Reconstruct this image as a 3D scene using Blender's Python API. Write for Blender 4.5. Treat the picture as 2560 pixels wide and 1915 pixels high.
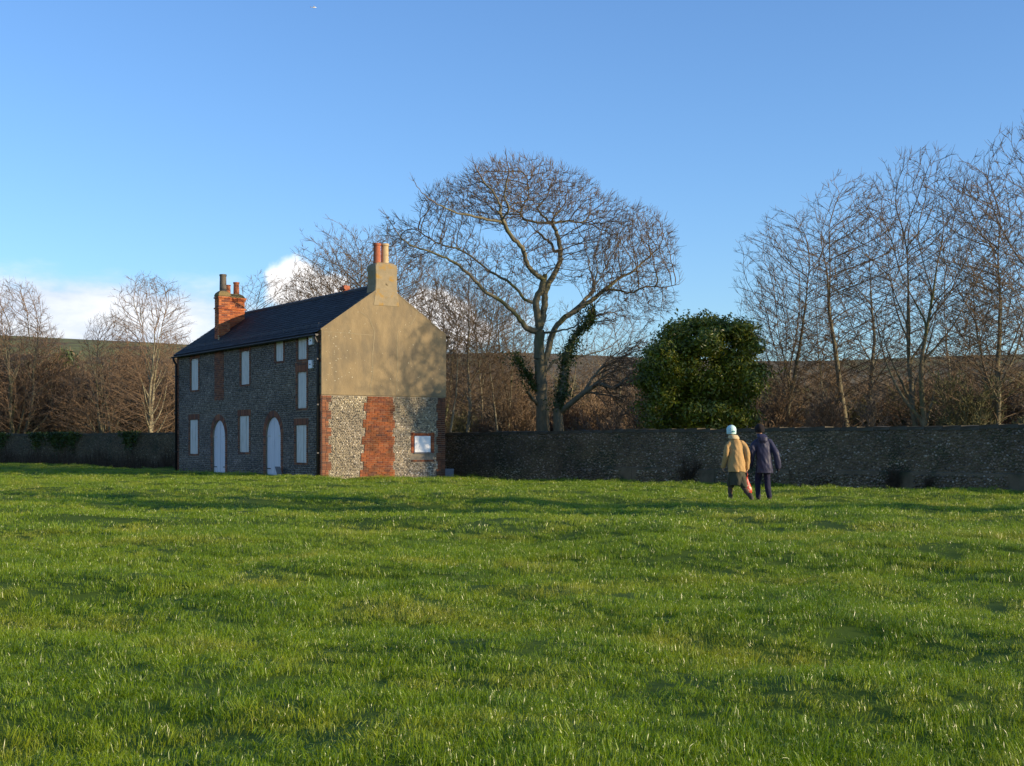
import bpy, bmesh, math, random
import numpy as np
from mathutils import Vector, Matrix

scene = bpy.context.scene
for o in list(bpy.data.objects):
    bpy.data.objects.remove(o)
R = math.radians
rnd = random.Random(11)
rng = np.random.default_rng(5)

# ------------------------------------------------------------------ camera
EYE = 1.13
cam_data = bpy.data.cameras.new('camera')
cam_data.sensor_width = 36.0
cam_data.lens = 48.8
cam_data.shift_y = 0.0626
cam_data.clip_start = 0.1
cam_data.clip_end = 9000
cam = bpy.data.objects.new('camera', cam_data)
cam.location = (0, 0, EYE)
cam.rotation_euler = (R(90), 0, 0)
scene.collection.objects.link(cam)
scene.camera = cam

# ------------------------------------------------------------------ light
WC = (-0.12, 53.36); WD = (0.645, -0.764)   # a point on the right garden wall, and its direction
SUN_AZ = R(-20.0)          # direction to the sun, measured from +X (to the right of and behind the camera)
SUN_EL = R(13.5)
to_sun = Vector((math.cos(SUN_AZ) * math.cos(SUN_EL), math.sin(SUN_AZ) * math.cos(SUN_EL), math.sin(SUN_EL)))
sun_data = bpy.data.lights.new('sun', 'SUN')
sun_data.energy = 5.0
sun_data.angle = R(0.55)
sun_data.color = (1.0, 0.80, 0.54)
sun = bpy.data.objects.new('sun', sun_data)
sun.rotation_euler = to_sun.to_track_quat('Z', 'Y').to_euler()
sun.location = (60, -60, 40)
scene.collection.objects.link(sun)

vs = scene.view_settings
vs.view_transform = 'Standard'
vs.look = 'None'
vs.exposure = 0.32
vs.gamma = 1.0
vs.use_curve_mapping = False

world = bpy.data.worlds.new('World')
scene.world = world
world.use_nodes = True


def build_world():
    nt = world.node_tree
    nt.nodes.clear()
    N = nt.nodes.new
    L = nt.links.new

    def math_(op, a, b=None, clamp=False):
        n = N('ShaderNodeMath'); n.operation = op; n.use_clamp = clamp
        for i, v in enumerate((a, b)):
            if v is None: continue
            if isinstance(v, (int, float)): n.inputs[i].default_value = v
            else: L(v, n.inputs[i])
        return n.outputs[0]

    def smooth(v, a, b):
        n = N('ShaderNodeMapRange'); n.interpolation_type = 'SMOOTHSTEP'
        L(v, n.inputs[0]); n.inputs[1].default_value = a; n.inputs[2].default_value = b
        return n.outputs[0]

    sky = N('ShaderNodeTexSky')
    sky.sky_type = 'NISHITA'
    sky.sun_disc = False
    sky.sun_elevation = SUN_EL
    sky.sun_rotation = math.atan2(to_sun.x, to_sun.y)
    sky.altitude = 20
    sky.air_density = 1.0
    sky.dust_density = 0.4
    sky.ozone_density = 2.2
    tc = N('ShaderNodeTexCoord')
    sep = N('ShaderNodeSeparateXYZ'); L(tc.outputs['Generated'], sep.inputs[0])
    x, y, z = sep.outputs
    # low bank of broken cloud round the horizon
    mp = N('ShaderNodeMapping'); mp.inputs['Scale'].default_value = (1, 1, 2.6)
    L(tc.outputs['Generated'], mp.inputs[0])
    n1 = N('ShaderNodeTexNoise'); n1.inputs['Scale'].default_value = 8.0; n1.inputs['Detail'].default_value = 8
    n1.inputs['Roughness'].default_value = 0.58; L(mp.outputs[0], n1.inputs['Vector'])
    n2 = N('ShaderNodeTexNoise'); n2.inputs['Scale'].default_value = 2.1; n2.inputs['Detail'].default_value = 2
    L(tc.outputs['Generated'], n2.inputs['Vector'])
    # more cloud to the left of the house, little to the right
    az = smooth(math_('DIVIDE', x, math_('MAXIMUM', math_('ABSOLUTE', y), 0.05)), -0.05, -0.30)
    thick = math_('ADD', math_('MULTIPLY', az, 0.46), math_('MULTIPLY', n2.outputs[0], 0.25))
    top = math_('MULTIPLY', smooth(z, 0.150, 0.092), thick)
    bank = smooth(math_('ADD', math_('MULTIPLY', math_('SUBTRACT', n1.outputs[0], 0.5), 0.85), math_('MULTIPLY', top, 1.35)), 0.30, 0.72)
    bank = math_('MULTIPLY', bank, smooth(math_('ADD', z, math_('MULTIPLY', math_('SUBTRACT', n1.outputs[0], 0.5), -0.13)), 0.150, 0.105))
    bank = math_('MULTIPLY', bank, 0.9)
    # heaped cumulus puffs
    def puff(dx, dz, rx, rz):
        nn = N('ShaderNodeTexNoise'); nn.inputs['Scale'].default_value = 30; nn.inputs['Detail'].default_value = 7
        nn.inputs['Roughness'].default_value = 0.5
        L(tc.outputs['Generated'], nn.inputs['Vector'])
        ax = math_('DIVIDE', math_('SUBTRACT', math_('DIVIDE', x, math_('MAXIMUM', y, 0.02)), dx), rx)
        ay = math_('DIVIDE', math_('SUBTRACT', math_('DIVIDE', z, math_('MAXIMUM', y, 0.02)), dz), rz)
        d = math_('SQRT', math_('ADD', math_('MULTIPLY', ax, ax), math_('MULTIPLY', ay, ay)))
        d = math_('SUBTRACT', d, math_('MULTIPLY', math_('SUBTRACT', nn.outputs[0], 0.5), 2.6))
        m = smooth(d, 1.10, 0.55)
        return math_('MULTIPLY', m, smooth(y, 0.05, 0.2))
    puffs = puff(-0.157, 0.115, 0.020, 0.022)
    for a in ((-0.140, 0.102, 0.032, 0.020), (-0.110, 0.092, 0.05, 0.018), (-0.050, 0.098, 0.026, 0.016), (-0.04, 0.084, 0.05, 0.016)):
        puffs = math_('MAXIMUM', puffs, puff(*a))
    tint = N('ShaderNodeMix'); tint.data_type = 'RGBA'; tint.blend_type = 'MULTIPLY'; tint.inputs[0].default_value = 1.0
    L(sky.outputs[0], tint.inputs[6]); tint.inputs[7].default_value = SKY_TINT
    m1 = N('ShaderNodeMix'); m1.data_type = 'RGBA'
    L(bank, m1.inputs[0]); L(tint.outputs[2], m1.inputs[6]); cm = N('ShaderNodeMix'); cm.data_type = 'RGBA'; L(smooth(n1.outputs[0], 0.36, 0.64), cm.inputs[0]); cm.inputs[6].default_value = (3.9, 4.4, 5.4, 1); cm.inputs[7].default_value = (6.5, 6.5, 6.7, 1)
    L(cm.outputs[2], m1.inputs[7])
    m2 = N('ShaderNodeMix'); m2.data_type = 'RGBA'
    L(puffs, m2.inputs[0]); L(m1.outputs[2], m2.inputs[6]); m2.inputs[7].default_value = (7.6, 7.5, 7.5, 1)
    bg = N('ShaderNodeBackground'); bg.inputs[1].default_value = SKY_STRENGTH
    L(m2.outputs[2], bg.inputs[0])
    out = N('ShaderNodeOutputWorld'); L(bg.outputs[0], out.inputs[0])


SKY_TINT = (0.82, 1.07, 1.44, 1)
SKY_STRENGTH = 0.135
build_world()

# ------------------------------------------------------------------ helpers
COL = scene.collection


def tag(o, label=None, cat=None, group=None, kind=None):
    if label: o['label'] = label
    if cat: o['category'] = cat
    if group: o['group'] = group
    if kind: o['kind'] = kind
    return o


def link(name, data, parent=None):
    o = bpy.data.objects.new(name, data)
    COL.objects.link(o)
    if parent is not None:
        o.parent = parent
    return o


def empty(name, loc=(0, 0, 0), rz=0.0):
    o = bpy.data.objects.new(name, None)
    o.empty_display_size = 0.3
    COL.objects.link(o)
    o.location = loc
    o.rotation_euler = (0, 0, rz)
    return o


def np_mesh(name, verts, faces, mat=None, cols=None, smooth=False):
    """verts (n,3); faces: array (m,k) or list of such arrays; cols per vertex (n,3)"""
    if isinstance(faces, np.ndarray): faces = [faces]
    me = bpy.data.meshes.new(name)
    verts = np.asarray(verts, np.float32)
    me.vertices.add(len(verts)); me.vertices.foreach_set('co', verts.ravel())
    loops = np.concatenate([f.ravel() for f in faces]).astype(np.int32)
    sizes = np.concatenate([np.full(len(f), f.shape[1], np.int32) for f in faces])
    me.loops.add(len(loops)); me.loops.foreach_set('vertex_index', loops)
    me.polygons.add(len(sizes))
    starts = np.concatenate([[0], np.cumsum(sizes)[:-1]]).astype(np.int32)
    me.polygons.foreach_set('loop_start', starts)
    me.polygons.foreach_set('use_smooth', np.full(len(sizes), smooth, bool))
    me.update(calc_edges=True)
    if cols is not None:
        ca = me.color_attributes.new('col', 'FLOAT_COLOR', 'POINT')
        c4 = np.ones((len(verts), 4), np.float32); c4[:, :3] = cols
        ca.data.foreach_set('color', c4.ravel())
    if mat: me.materials.append(mat)
    return me


class MB:
    def __init__(self): self.v = []; self.f = []; self.c = []

    def add(self, vs_, fs, col=None):
        b = len(self.v)
        self.v += [tuple(p) for p in vs_]
        self.f += [tuple(i + b for i in f) for f in fs]
        self.c += [col or (1, 1, 1)] * len(vs_)

    def box(self, x0, x1, y0, y1, z0, z1, col=None, jit=0.0):
        p = [(x, y, z) for z in (z0, z1) for y in (y0, y1) for x in (x0, x1)]
        if jit: p = [(a + rnd.uniform(-jit, jit), b + rnd.uniform(-jit, jit), c + rnd.uniform(-jit, jit)) for a, b, c in p]
        self.add(p, [(0, 2, 3, 1), (4, 5, 7, 6), (0, 1, 5, 4), (2, 6, 7, 3), (0, 4, 6, 2), (1, 3, 7, 5)], col)

    def prism(self, poly, axis, a0, a1, col=None):
        """poly in the other two axes (in order), extruded along axis a0..a1"""
        n = len(poly)
        def mk(p, a):
            return {'x': (a, p[0], p[1]), 'y': (p[0], a, p[1]), 'z': (p[0], p[1], a)}[axis]
        self.add([mk(p, a0) for p in poly] + [mk(p, a1) for p in poly],
                 [tuple(range(n))[::-1], tuple(range(n, 2 * n))] + [(i, (i + 1) % n, (i + 1) % n + n, i + n) for i in range(n)], col)

    def lathe(self, prof, cx, cy, n=16, col=None, cap=True):
        b = []
        for r, z in prof:
            b += [(cx + r * math.cos(2 * math.pi * k / n), cy + r * math.sin(2 * math.pi * k / n), z) for k in range(n)]
        fs = []
        for i in range(len(prof) - 1):
            for k in range(n):
                a = i * n + k; c = i * n + (k + 1) % n
                fs.append((a, c, c + n, a + n))
        if cap:
            fs.append(tuple(range(n))[::-1]); m = (len(prof) - 1) * n
            fs.append(tuple(range(m, m + n)))
        self.add(b, fs, col)

    def tube(self, pts, r, n=8, col=None):
        pts = [Vector(p) for p in pts]
        rr = r if isinstance(r, (list, tuple)) else [r] * len(pts)
        vs_ = []
        ax = (pts[-1] - pts[0]).normalized()
        ref = min((Vector((1, 0, 0)), Vector((0, 1, 0)), Vector((0, 0, 1))), key=lambda q: max(abs(q.dot((pts[i + 1] - pts[i]).normalized())) for i in range(len(pts) - 1)))
        for i, p in enumerate(pts):
            t = (pts[min(i + 1, len(pts) - 1)] - pts[max(i - 1, 0)]).normalized()
            u = t.cross(ref).normalized(); w = t.cross(u)
            vs_ += [p + (u * math.cos(2 * math.pi * k / n) + w * math.sin(2 * math.pi * k / n)) * rr[i] for k in range(n)]
        fs = []
        for i in range(len(pts) - 1):
            for k in range(n):
                a = i * n + k; c = i * n + (k + 1) % n
                fs.append((a, c, c + n, a + n))
        fs.append(tuple(range(n))[::-1]); m = (len(pts) - 1) * n; fs.append(tuple(range(m, m + n)))
        self.add(vs_, fs, col)

    def mesh(self, name, mat, smooth=False, fix=True):
        me = bpy.data.meshes.new(name)
        me.from_pydata(self.v, [], self.f)
        if fix:
            bm = bmesh.new(); bm.from_mesh(me); bmesh.ops.recalc_face_normals(bm, faces=bm.faces); bm.to_mesh(me); bm.free()
        ca = me.color_attributes.new('col', 'FLOAT_COLOR', 'POINT')
        c4 = np.ones((len(self.v), 4), np.float32); c4[:, :3] = np.array(self.c)
        ca.data.foreach_set('color', c4.ravel())
        if smooth: me.polygons.foreach_set('use_smooth', [True] * len(me.polygons))
        me.materials.append(mat)
        return me

    def build(self, name, mat, parent=None, smooth=False, kind=None, bevel=0):
        o = link(name, self.mesh(name, mat, smooth), parent)
        if bevel:
            m = o.modifiers.new('bevel', 'BEVEL'); m.width = bevel; m.segments = 1; m.limit_method = 'ANGLE'
        if kind: o['kind'] = kind
        return o


# value noise in numpy for terrain
_perm = np.random.default_rng(3).random((64, 64))


def vnoise(x, y):
    xi = np.floor(x).astype(int); yi = np.floor(y).astype(int)
    fx = x - xi; fy = y - yi
    fx = fx * fx * (3 - 2 * fx); fy = fy * fy * (3 - 2 * fy)
    a = _perm[xi % 64, yi % 64]; b = _perm[(xi + 1) % 64, yi % 64]
    c = _perm[xi % 64, (yi + 1) % 64]; d = _perm[(xi + 1) % 64, (yi + 1) % 64]
    return (a * (1 - fx) + b * fx) * (1 - fy) + (c * (1 - fx) + d * fx) * fy - 0.5


def sstep(v, a, b):
    t = np.clip((v - a) / (b - a), 0, 1)
    return t * t * (3 - 2 * t)


def ground_z(x, y):
    x = np.asarray(x, float); y = np.asarray(y, float)
    z = 0.08 * np.exp(-((x + 11) ** 2 / 70 + (y - 54) ** 2 / 90)) + 0.10 * sstep(y, 60, 74)
    near = 1 - sstep(y, 70, 110)
    dw = 0.764 * (x - WC[0]) + 0.645 * (y - WC[1])          # signed distance to the right wall
    z = z - 0.13 * sstep(dw, -6, -0.5) * sstep(x, -9, -3) * near
    z = z + near * (0.14 * vnoise(x / 5.1 + 3, y / 5.1) + 0.21 * vnoise(x / 1.7 + 9, y / 1.3 + 4) + 0.07 * vnoise(x / 0.75, y / 0.6 + 2))
    # the downs behind: a long ridge
    h = 44 + 17 * vnoise(x / 120 + 7.3, y * 0 + 1.5) - 0.012 * x
    up = sstep(y, 105, 640)
    z = z + h * up + 9.0 * up * vnoise(x / 120 + 1, y / 90) - 50 * sstep(y, 680, 1500)
    return z


def gz(x, y): return float(ground_z(np.array([x]), np.array([y]))[0])


# ------------------------------------------------------------------ materials
def new_mat(name):
    m = bpy.data.materials.new(name); m.use_nodes = True
    nt = m.node_tree
    b = nt.nodes['Principled BSDF']
    return m, nt, b


def surf(name, c1, c2=None, scale=6.0, rough=0.85, bump=0.0, bscale=None, detail=6, spec=0.3, attr=False, c3=None, c3scale=1.0, c3lo=0.55, c3hi=0.7, stretch=(1, 1, 1), rand=None, metal=0.0, wpos=False):
    """noise-mixed colour; attr multiplies by the per-piece colour; c3 adds patchy stains; rand varies by object"""
    m, nt, b = new_mat(name)
    N = nt.nodes.new; L = nt.links.new
    tc = N('ShaderNodeTexCoord')
    mp = N('ShaderNodeMapping'); mp.inputs['Scale'].default_value = stretch
    L(tc.outputs['Object'], mp.inputs[0])
    nz = N('ShaderNodeTexNoise'); nz.inputs['Scale'].default_value = scale; nz.inputs['Detail'].default_value = detail
    nz.inputs['Roughness'].default_value = 0.62
    L(mp.outputs[0], nz.inputs['Vector'])
    mr = N('ShaderNodeMapRange'); mr.inputs[1].default_value = 0.3; mr.inputs[2].default_value = 0.7
    L(nz.outputs[0], mr.inputs[0])
    mx = N('ShaderNodeMix'); mx.data_type = 'RGBA'
    L(mr.outputs[0], mx.inputs[0])
    mx.inputs[6].default_value = (*c1, 1); mx.inputs[7].default_value = (*(c2 or c1), 1)
    col = mx.outputs[2]
    if c3:
        n3 = N('ShaderNodeTexNoise'); n3.inputs['Scale'].default_value = c3scale; n3.inputs['Detail'].default_value = 5
        n3.inputs['Roughness'].default_value = 0.65
        if wpos:
            gp = N('ShaderNodeNewGeometry'); L(gp.outputs['Position'], n3.inputs['Vector'])
        else:
            L(mp.outputs[0], n3.inputs['Vector'])
        r3 = N('ShaderNodeMapRange'); r3.inputs[1].default_value = c3lo; r3.inputs[2].default_value = c3hi
        L(n3.outputs[0], r3.inputs[0])
        m3 = N('ShaderNodeMix'); m3.data_type = 'RGBA'
        L(r3.outputs[0], m3.inputs[0]); L(col, m3.inputs[6]); m3.inputs[7].default_value = (*c3, 1)
        col = m3.outputs[2]
    if attr:
        at = N('ShaderNodeAttribute'); at.attribute_name = 'col'
        mm = N('ShaderNodeMix'); mm.data_type = 'RGBA'; mm.blend_type = 'MULTIPLY'; mm.inputs[0].default_value = 1
        L(col, mm.inputs[6]); L(at.outputs['Color'], mm.inputs[7]); col = mm.outputs[2]
    if rand:
        oi = N('ShaderNodeObjectInfo')
        cr = N('ShaderNodeValToRGB')
        els = cr.color_ramp.elements
        els[0].color = (*rand[0], 1); els[1].color = (*rand[-1], 1)
        for i, c in enumerate(rand[1:-1]):
            e = els.new((i + 1) / (len(rand) - 1)); e.color = (*c, 1)
        L(oi.outputs['Random'], cr.inputs[0])
        mm = N('ShaderNodeMix'); mm.data_type = 'RGBA'; mm.blend_type = 'MULTIPLY'; mm.inputs[0].default_value = 1
        L(col, mm.inputs[6]); L(cr.outputs[0], mm.inputs[7]); col = mm.outputs[2]
    L(col, b.inputs['Base Color'])
    b.inputs['Roughness'].default_value = rough
    b.inputs['Specular IOR Level'].default_value = spec
    b.inputs['Metallic'].default_value = metal
    if bump:
        nb = N('ShaderNodeTexNoise'); nb.inputs['Scale'].default_value = bscale or scale * 3; nb.inputs['Detail'].default_value = 5
        L(mp.outputs[0], nb.inputs['Vector'])
        bp = N('ShaderNodeBump'); bp.inputs['Strength'].default_value = min(1.0, bump); bp.inputs['Distance'].default_value = 0.02
        L(nb.outputs[0], bp.inputs['Height']); L(bp.outputs[0], b.inputs['Normal'])
    return m


def leafy(name, c1, c2, c3, nscale=0.6, trans=0.3, rough=0.4, spec=0.5, attr=True):
    m, nt, b = new_mat(name)
    N = nt.nodes.new; L = nt.links.new
    geo = N('ShaderNodeNewGeometry')
    nz = N('ShaderNodeTexNoise'); nz.inputs['Scale'].default_value = nscale; nz.inputs['Detail'].default_value = 4
    L(geo.outputs['Position'], nz.inputs['Vector'])
    cr = N('ShaderNodeValToRGB'); e = cr.color_ramp.elements
    e[0].position = 0.32; e[0].color = (*c1, 1); e[1].position = 0.68; e[1].color = (*c3, 1)
    k = e.new(0.5); k.color = (*c2, 1)
    L(nz.outputs[0], cr.inputs[0])
    col = cr.outputs[0]
    if attr:
        at = N('ShaderNodeAttribute'); at.attribute_name = 'col'
        mm = N('ShaderNodeMix'); mm.data_type = 'RGBA'; mm.blend_type = 'MULTIPLY'; mm.inputs[0].default_value = 1
        L(col, mm.inputs[6]); L(at.outputs['Color'], mm.inputs[7]); col = mm.outputs[2]
    L(col, b.inputs['Base Color'])
    b.inputs['Roughness'].default_value = rough
    b.inputs['Specular IOR Level'].default_value = spec
    tr = N('ShaderNodeBsdfTranslucent'); L(col, tr.inputs[0])
    mix = N('ShaderNodeMixShader'); mix.inputs[0].default_value = trans
    L(b.outputs[0], mix.inputs[1]); L(tr.outputs[0], mix.inputs[2])
    L(mix.outputs[0], nt.nodes['Material Output'].inputs[0])
    return m


M = {}
M['soil'] = None
M['grass'] = leafy('grass_blades', (0.118, 0.222, 0.008), (0.188, 0.310, 0.012), (0.290, 0.350, 0.034), nscale=0.7, trans=0.40, rough=0.33, spec=0.6)
M['mortar'] = surf('flint_mortar', (0.20, 0.170, 0.125), (0.32, 0.275, 0.205), 9, 0.95, 0.5, 60)
M['flint'] = surf('flint', (0.8, 0.8, 0.8), (1, 1, 1), 30, 0.55, 0.3, 60, spec=0.5, attr=True)
M['brick_rand'] = surf('brick', (0.85, 0.85, 0.85), (1.05, 1.05, 1.05), 14, 0.9, 0.5, 50, c3=(0.36, 0.44, 0.50), c3scale=2.0, c3lo=0.46, c3hi=0.66, wpos=True,
                       rand=[(0.25, 0.078, 0.030), (0.33, 0.105, 0.034), (0.19, 0.062, 0.032), (0.29, 0.088, 0.03), (0.13, 0.052, 0.038), (0.31, 0.12, 0.05)])
M['brick_attr'] = surf('brick_pieces', (0.85, 0.85, 0.85), (1.05, 1.05, 1.05), 14, 0.9, 0.5, 50, attr=True)
M['brick_mortar'] = surf('brick_mortar', (0.30, 0.20, 0.13), (0.42, 0.34, 0.24), 9, 0.95, 0.4, 50)
M['plaster'] = surf('cement_render', (0.225, 0.170, 0.094), (0.325, 0.245, 0.132), 3.0, 0.92, 0.35, 45, c3=(0.165, 0.135, 0.088), c3scale=1.3, c3lo=0.46, c3hi=0.70, stretch=(1, 1, .45))
M['crack'] = surf('filled_crack', (0.24, 0.20, 0.12), (0.31, 0.25, 0.15), 8, 0.95)
M['stack'] = surf('stack_render', (0.25, 0.20, 0.12), (0.34, 0.27, 0.16), 5, 0.92, 0.4, 40, c3=(0.36, 0.22, 0.06), c3scale=2.4, c3lo=0.55, c3hi=0.66)
M['slate'] = surf('slate', (0.8, 0.8, 0.8), (1, 1, 1), 7, 0.75, 0.2, 30, spec=0.2, attr=True)
M['roof_under'] = surf('roof_underlay', (0.02, 0.02, 0.022), (0.03, 0.03, 0.034), 4, 0.9)
M['ridge'] = surf('ridge_tile', (0.06, 0.055, 0.055), (0.10, 0.085, 0.08), 8, 0.8)
M['black'] = surf('black_iron', (0.012, 0.012, 0.013), (0.022, 0.02, 0.02), 12, 0.5, spec=0.5)
M['board'] = surf('white_board', (0.57, 0.54, 0.47), (0.73, 0.70, 0.61), 3.0, 0.6, 0.15, 30, c3=(0.30, 0.27, 0.17), c3scale=1.6, c3lo=0.54, c3hi=0.80, stretch=(4, 4, 0.7))
M['door'] = surf('white_door_paint', (0.60, 0.60, 0.61), (0.72, 0.72, 0.73), 3.0, 0.5, 0.1, 30, c3=(0.30, 0.27, 0.20), c3scale=1.3, c3lo=0.64, c3hi=0.9, stretch=(4, 4, 0.6))
M['white'] = surf('white_panel', (0.86, 0.86, 0.84), (0.92, 0.92, 0.90), 3, 0.5, c3=(0.55, 0.50, 0.45), c3scale=2.2, c3lo=0.62, c3hi=0.78, stretch=(0.5, 1, 2.2))
M['pot_red'] = surf('red_clay_pot', (0.34, 0.10, 0.05), (0.44, 0.15, 0.08), 9, 0.85, 0.2)
M['pot_orange'] = surf('orange_clay_pot', (0.46, 0.15, 0.06), (0.56, 0.20, 0.09), 9, 0.85, 0.2)
M['pot_cream'] = surf('buff_clay_pot', (0.46, 0.33, 0.17), (0.56, 0.42, 0.23), 9, 0.85, 0.2, c3=(0.25, 0.2, 0.12), c3scale=3)
M['pot_grey'] = surf('grey_clay_pot', (0.11, 0.095, 0.075), (0.19, 0.16, 0.12), 7, 0.9, 0.2)
M['flaunch'] = surf('mossy_flaunching', (0.17, 0.13, 0.06), (0.25, 0.18, 0.07), 6, 0.95, 0.5, c3=(0.17, 0.17, 0.04), c3scale=3)
M['wall_core'] = surf('old_wall_mortar', (0.115, 0.085, 0.048), (0.19, 0.145, 0.085), 3, 0.95, 0.6, 40, c3=(0.05, 0.058, 0.03), c3scale=0.8, c3lo=0.48, c3hi=0.62)
M['coping'] = surf('wall_coping', (0.06, 0.052, 0.036), (0.105, 0.09, 0.062), 5, 0.95, 0.6, 30, c3=(0.07, 0.08, 0.03), c3scale=1.1, c3lo=0.5, c3hi=0.65)
M['slab'] = surf('grey_slab', (0.16, 0.17, 0.19), (0.22, 0.23, 0.25), 5, 0.8, 0.3)
M['bark'] = surf('grey_bark', (0.125, 0.108, 0.065), (0.225, 0.195, 0.12), 7, 0.95, 0.8, 26, c3=(0.10, 0.105, 0.035), c3scale=1.2, c3lo=0.5, c3hi=0.65, stretch=(1, 1, 0.35))
M['bark_pale'] = surf('pale_bark', (0.20, 0.175, 0.11), (0.33, 0.29, 0.185), 7, 0.9, 0.6, 26, c3=(0.14, 0.135, 0.05), c3scale=1.2, c3lo=0.52, c3hi=0.68, stretch=(1, 1, 0.35))
M['twig'] = surf('twigs', (0.115, 0.080, 0.046), (0.19, 0.135, 0.078), 2, 0.9)
M['thicket_olive'] = surf('olive_thicket', (0.11, 0.105, 0.045), (0.19, 0.18, 0.08), .5, 0.9)
M['thicket_grey'] = surf('grey_thicket', (0.12, 0.10, 0.075), (0.21, 0.175, 0.13), .5, 0.9)
M['thicket'] = surf('thicket_twigs', (0.20, 0.138, 0.080), (0.32, 0.225, 0.130), .5, 0.9)
M['twig_red'] = surf('reddish_twigs', (0.17, 0.112, 0.066), (0.26, 0.175, 0.105), 2, 0.9)
M['holly'] = leafy('evergreen_leaves', (0.055, 0.085, 0.008), (0.115, 0.150, 0.014), (0.215, 0.235, 0.028), nscale=1.3, trans=0.28, rough=0.38, spec=0.5)
M['ivy'] = leafy('ivy_leaves', (0.028, 0.050, 0.010), (0.048, 0.078, 0.014), (0.08, 0.11, 0.018), nscale=1.6, trans=0.15, rough=0.42, spec=0.4)
M['dead'] = surf('dead_stems', (0.06, 0.04, 0.024), (0.11, 0.075, 0.045), 4, 0.95)


def ground_mat():
    m, nt, b = new_mat('field_soil')
    N = nt.nodes.new; L = nt.links.new
    geo = N('ShaderNodeNewGeometry')
    sep = N('ShaderNodeSeparateXYZ'); L(geo.outputs['Position'], sep.inputs[0])
    nz = N('ShaderNodeTexNoise'); nz.inputs['Scale'].default_value = 1.3; nz.inputs['Detail'].default_value = 8; L(geo.outputs['Position'], nz.inputs['Vector'])
    near = N('ShaderNodeMix'); near.data_type = 'RGBA'; L(nz.outputs[0], near.inputs[0])
    near.inputs[6].default_value = (0.045, 0.085, 0.010, 1); near.inputs[7].default_value = (0.085, 0.130, 0.016, 1)
    # far slopes: pasture, plough and scrub in irregular patches
    mp = N('ShaderNodeMapping'); mp.inputs['Scale'].default_value = (0.007, 0.0042, 0.0); L(geo.outputs['Position'], mp.inputs[0])
    vo = N('ShaderNodeTexVoronoi'); vo.inputs['Scale'].default_value = 1.0; L(mp.outputs[0], vo.inputs['Vector'])
    sepc = N('ShaderNodeSeparateColor'); L(vo.outputs['Color'], sepc.inputs[0])
    cr = N('ShaderNodeValToRGB'); e = cr.color_ramp.elements
    e[0].position = 0; e[0].color = (0.15, 0.155, 0.055, 1); e[1].position = 1; e[1].color = (0.20, 0.21, 0.07, 1)
    k = e.new(0.4); k.color = (0.19, 0.15, 0.085, 1)
    k = e.new(0.7); k.color = (0.16, 0.145, 0.07, 1)
    L(sepc.outputs[0], cr.inputs[0])
    nf = N('ShaderNodeTexNoise'); nf.inputs['Scale'].default_value = 0.05; nf.inputs['Detail'].default_value = 9; nf.inputs['Roughness'].default_value = 0.7
    L(geo.outputs['Position'], nf.inputs['Vector'])
    rf = N('ShaderNodeMapRange'); rf.inputs[1].default_value = 0.46; rf.inputs[2].default_value = 0.56; L(nf.outputs[0], rf.inputs[0])
    far = N('ShaderNodeMix'); far.data_type = 'RGBA'; L(rf.outputs[0], far.inputs[0]); L(cr.outputs[0], far.inputs[6]); far.inputs[7].default_value = (0.11, 0.085, 0.05, 1)
    mr = N('ShaderNodeMapRange'); mr.inputs[1].default_value = 90; mr.inputs[2].default_value = 140; L(sep.outputs[1], mr.inputs[0])
    mx = N('ShaderNodeMix'); mx.data_type = 'RGBA'; L(mr.outputs[0], mx.inputs[0]); L(near.outputs[2], mx.inputs[6]); L(far.outputs[2], mx.inputs[7])
    L(mx.outputs[2], b.inputs['Base Color'])
    b.inputs['Roughness'].default_value = 0.95; b.inputs['Specular IOR Level'].default_value = 0.1
    return m


M['soil'] = ground_mat()

# ------------------------------------------------------------------ ground
def axis(lo, hi, step, far_lo, far_hi, g=1.18):
    a = list(np.arange(lo, hi + 1e-6, step))
    s = step; v = a[-1]
    while v < far_hi: s *= g; v += s; a.append(v)
    s = step; v = a[0]; pre = []
    while v > far_lo: s *= g; v -= s; pre.append(v)
    return np.array(pre[::-1] + a)


GX = axis(-36, 24, 0.22, -2600, 2600, 1.07); GY = axis(2, 84, 0.22, -300, 3000, 1.035)
GZ = ground_z(*np.meshgrid(GX, GY))


def mesh_z(x, y):
    """height of the built ground sheet (bilinear between its vertices)"""
    i = np.clip(np.searchsorted(GX, x) - 1, 0, len(GX) - 2); j = np.clip(np.searchsorted(GY, y) - 1, 0, len(GY) - 2)
    u = (x - GX[i]) / (GX[i + 1] - GX[i]); v = (y - GY[j]) / (GY[j + 1] - GY[j])
    return (GZ[j, i] * (1 - u) + GZ[j, i + 1] * u) * (1 - v) + (GZ[j + 1, i] * (1 - u) + GZ[j + 1, i + 1] * u) * v


def build_ground():
    xs, ys = GX, GY
    X, Y = np.meshgrid(xs, ys)
    Z = GZ
    V = np.stack([X.ravel(), Y.ravel(), Z.ravel()], 1)
    n = len(xs); i = np.arange((len(ys) - 1) * (n - 1)); r = i // (n - 1); c = i % (n - 1)
    a = r * n + c
    F = np.stack([a, a + 1, a + 1 + n, a + n], 1)
    o = link('ground', np_mesh('ground', V, F, M['soil'], smooth=True))
    tag(o, kind='structure')


build_ground()

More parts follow.
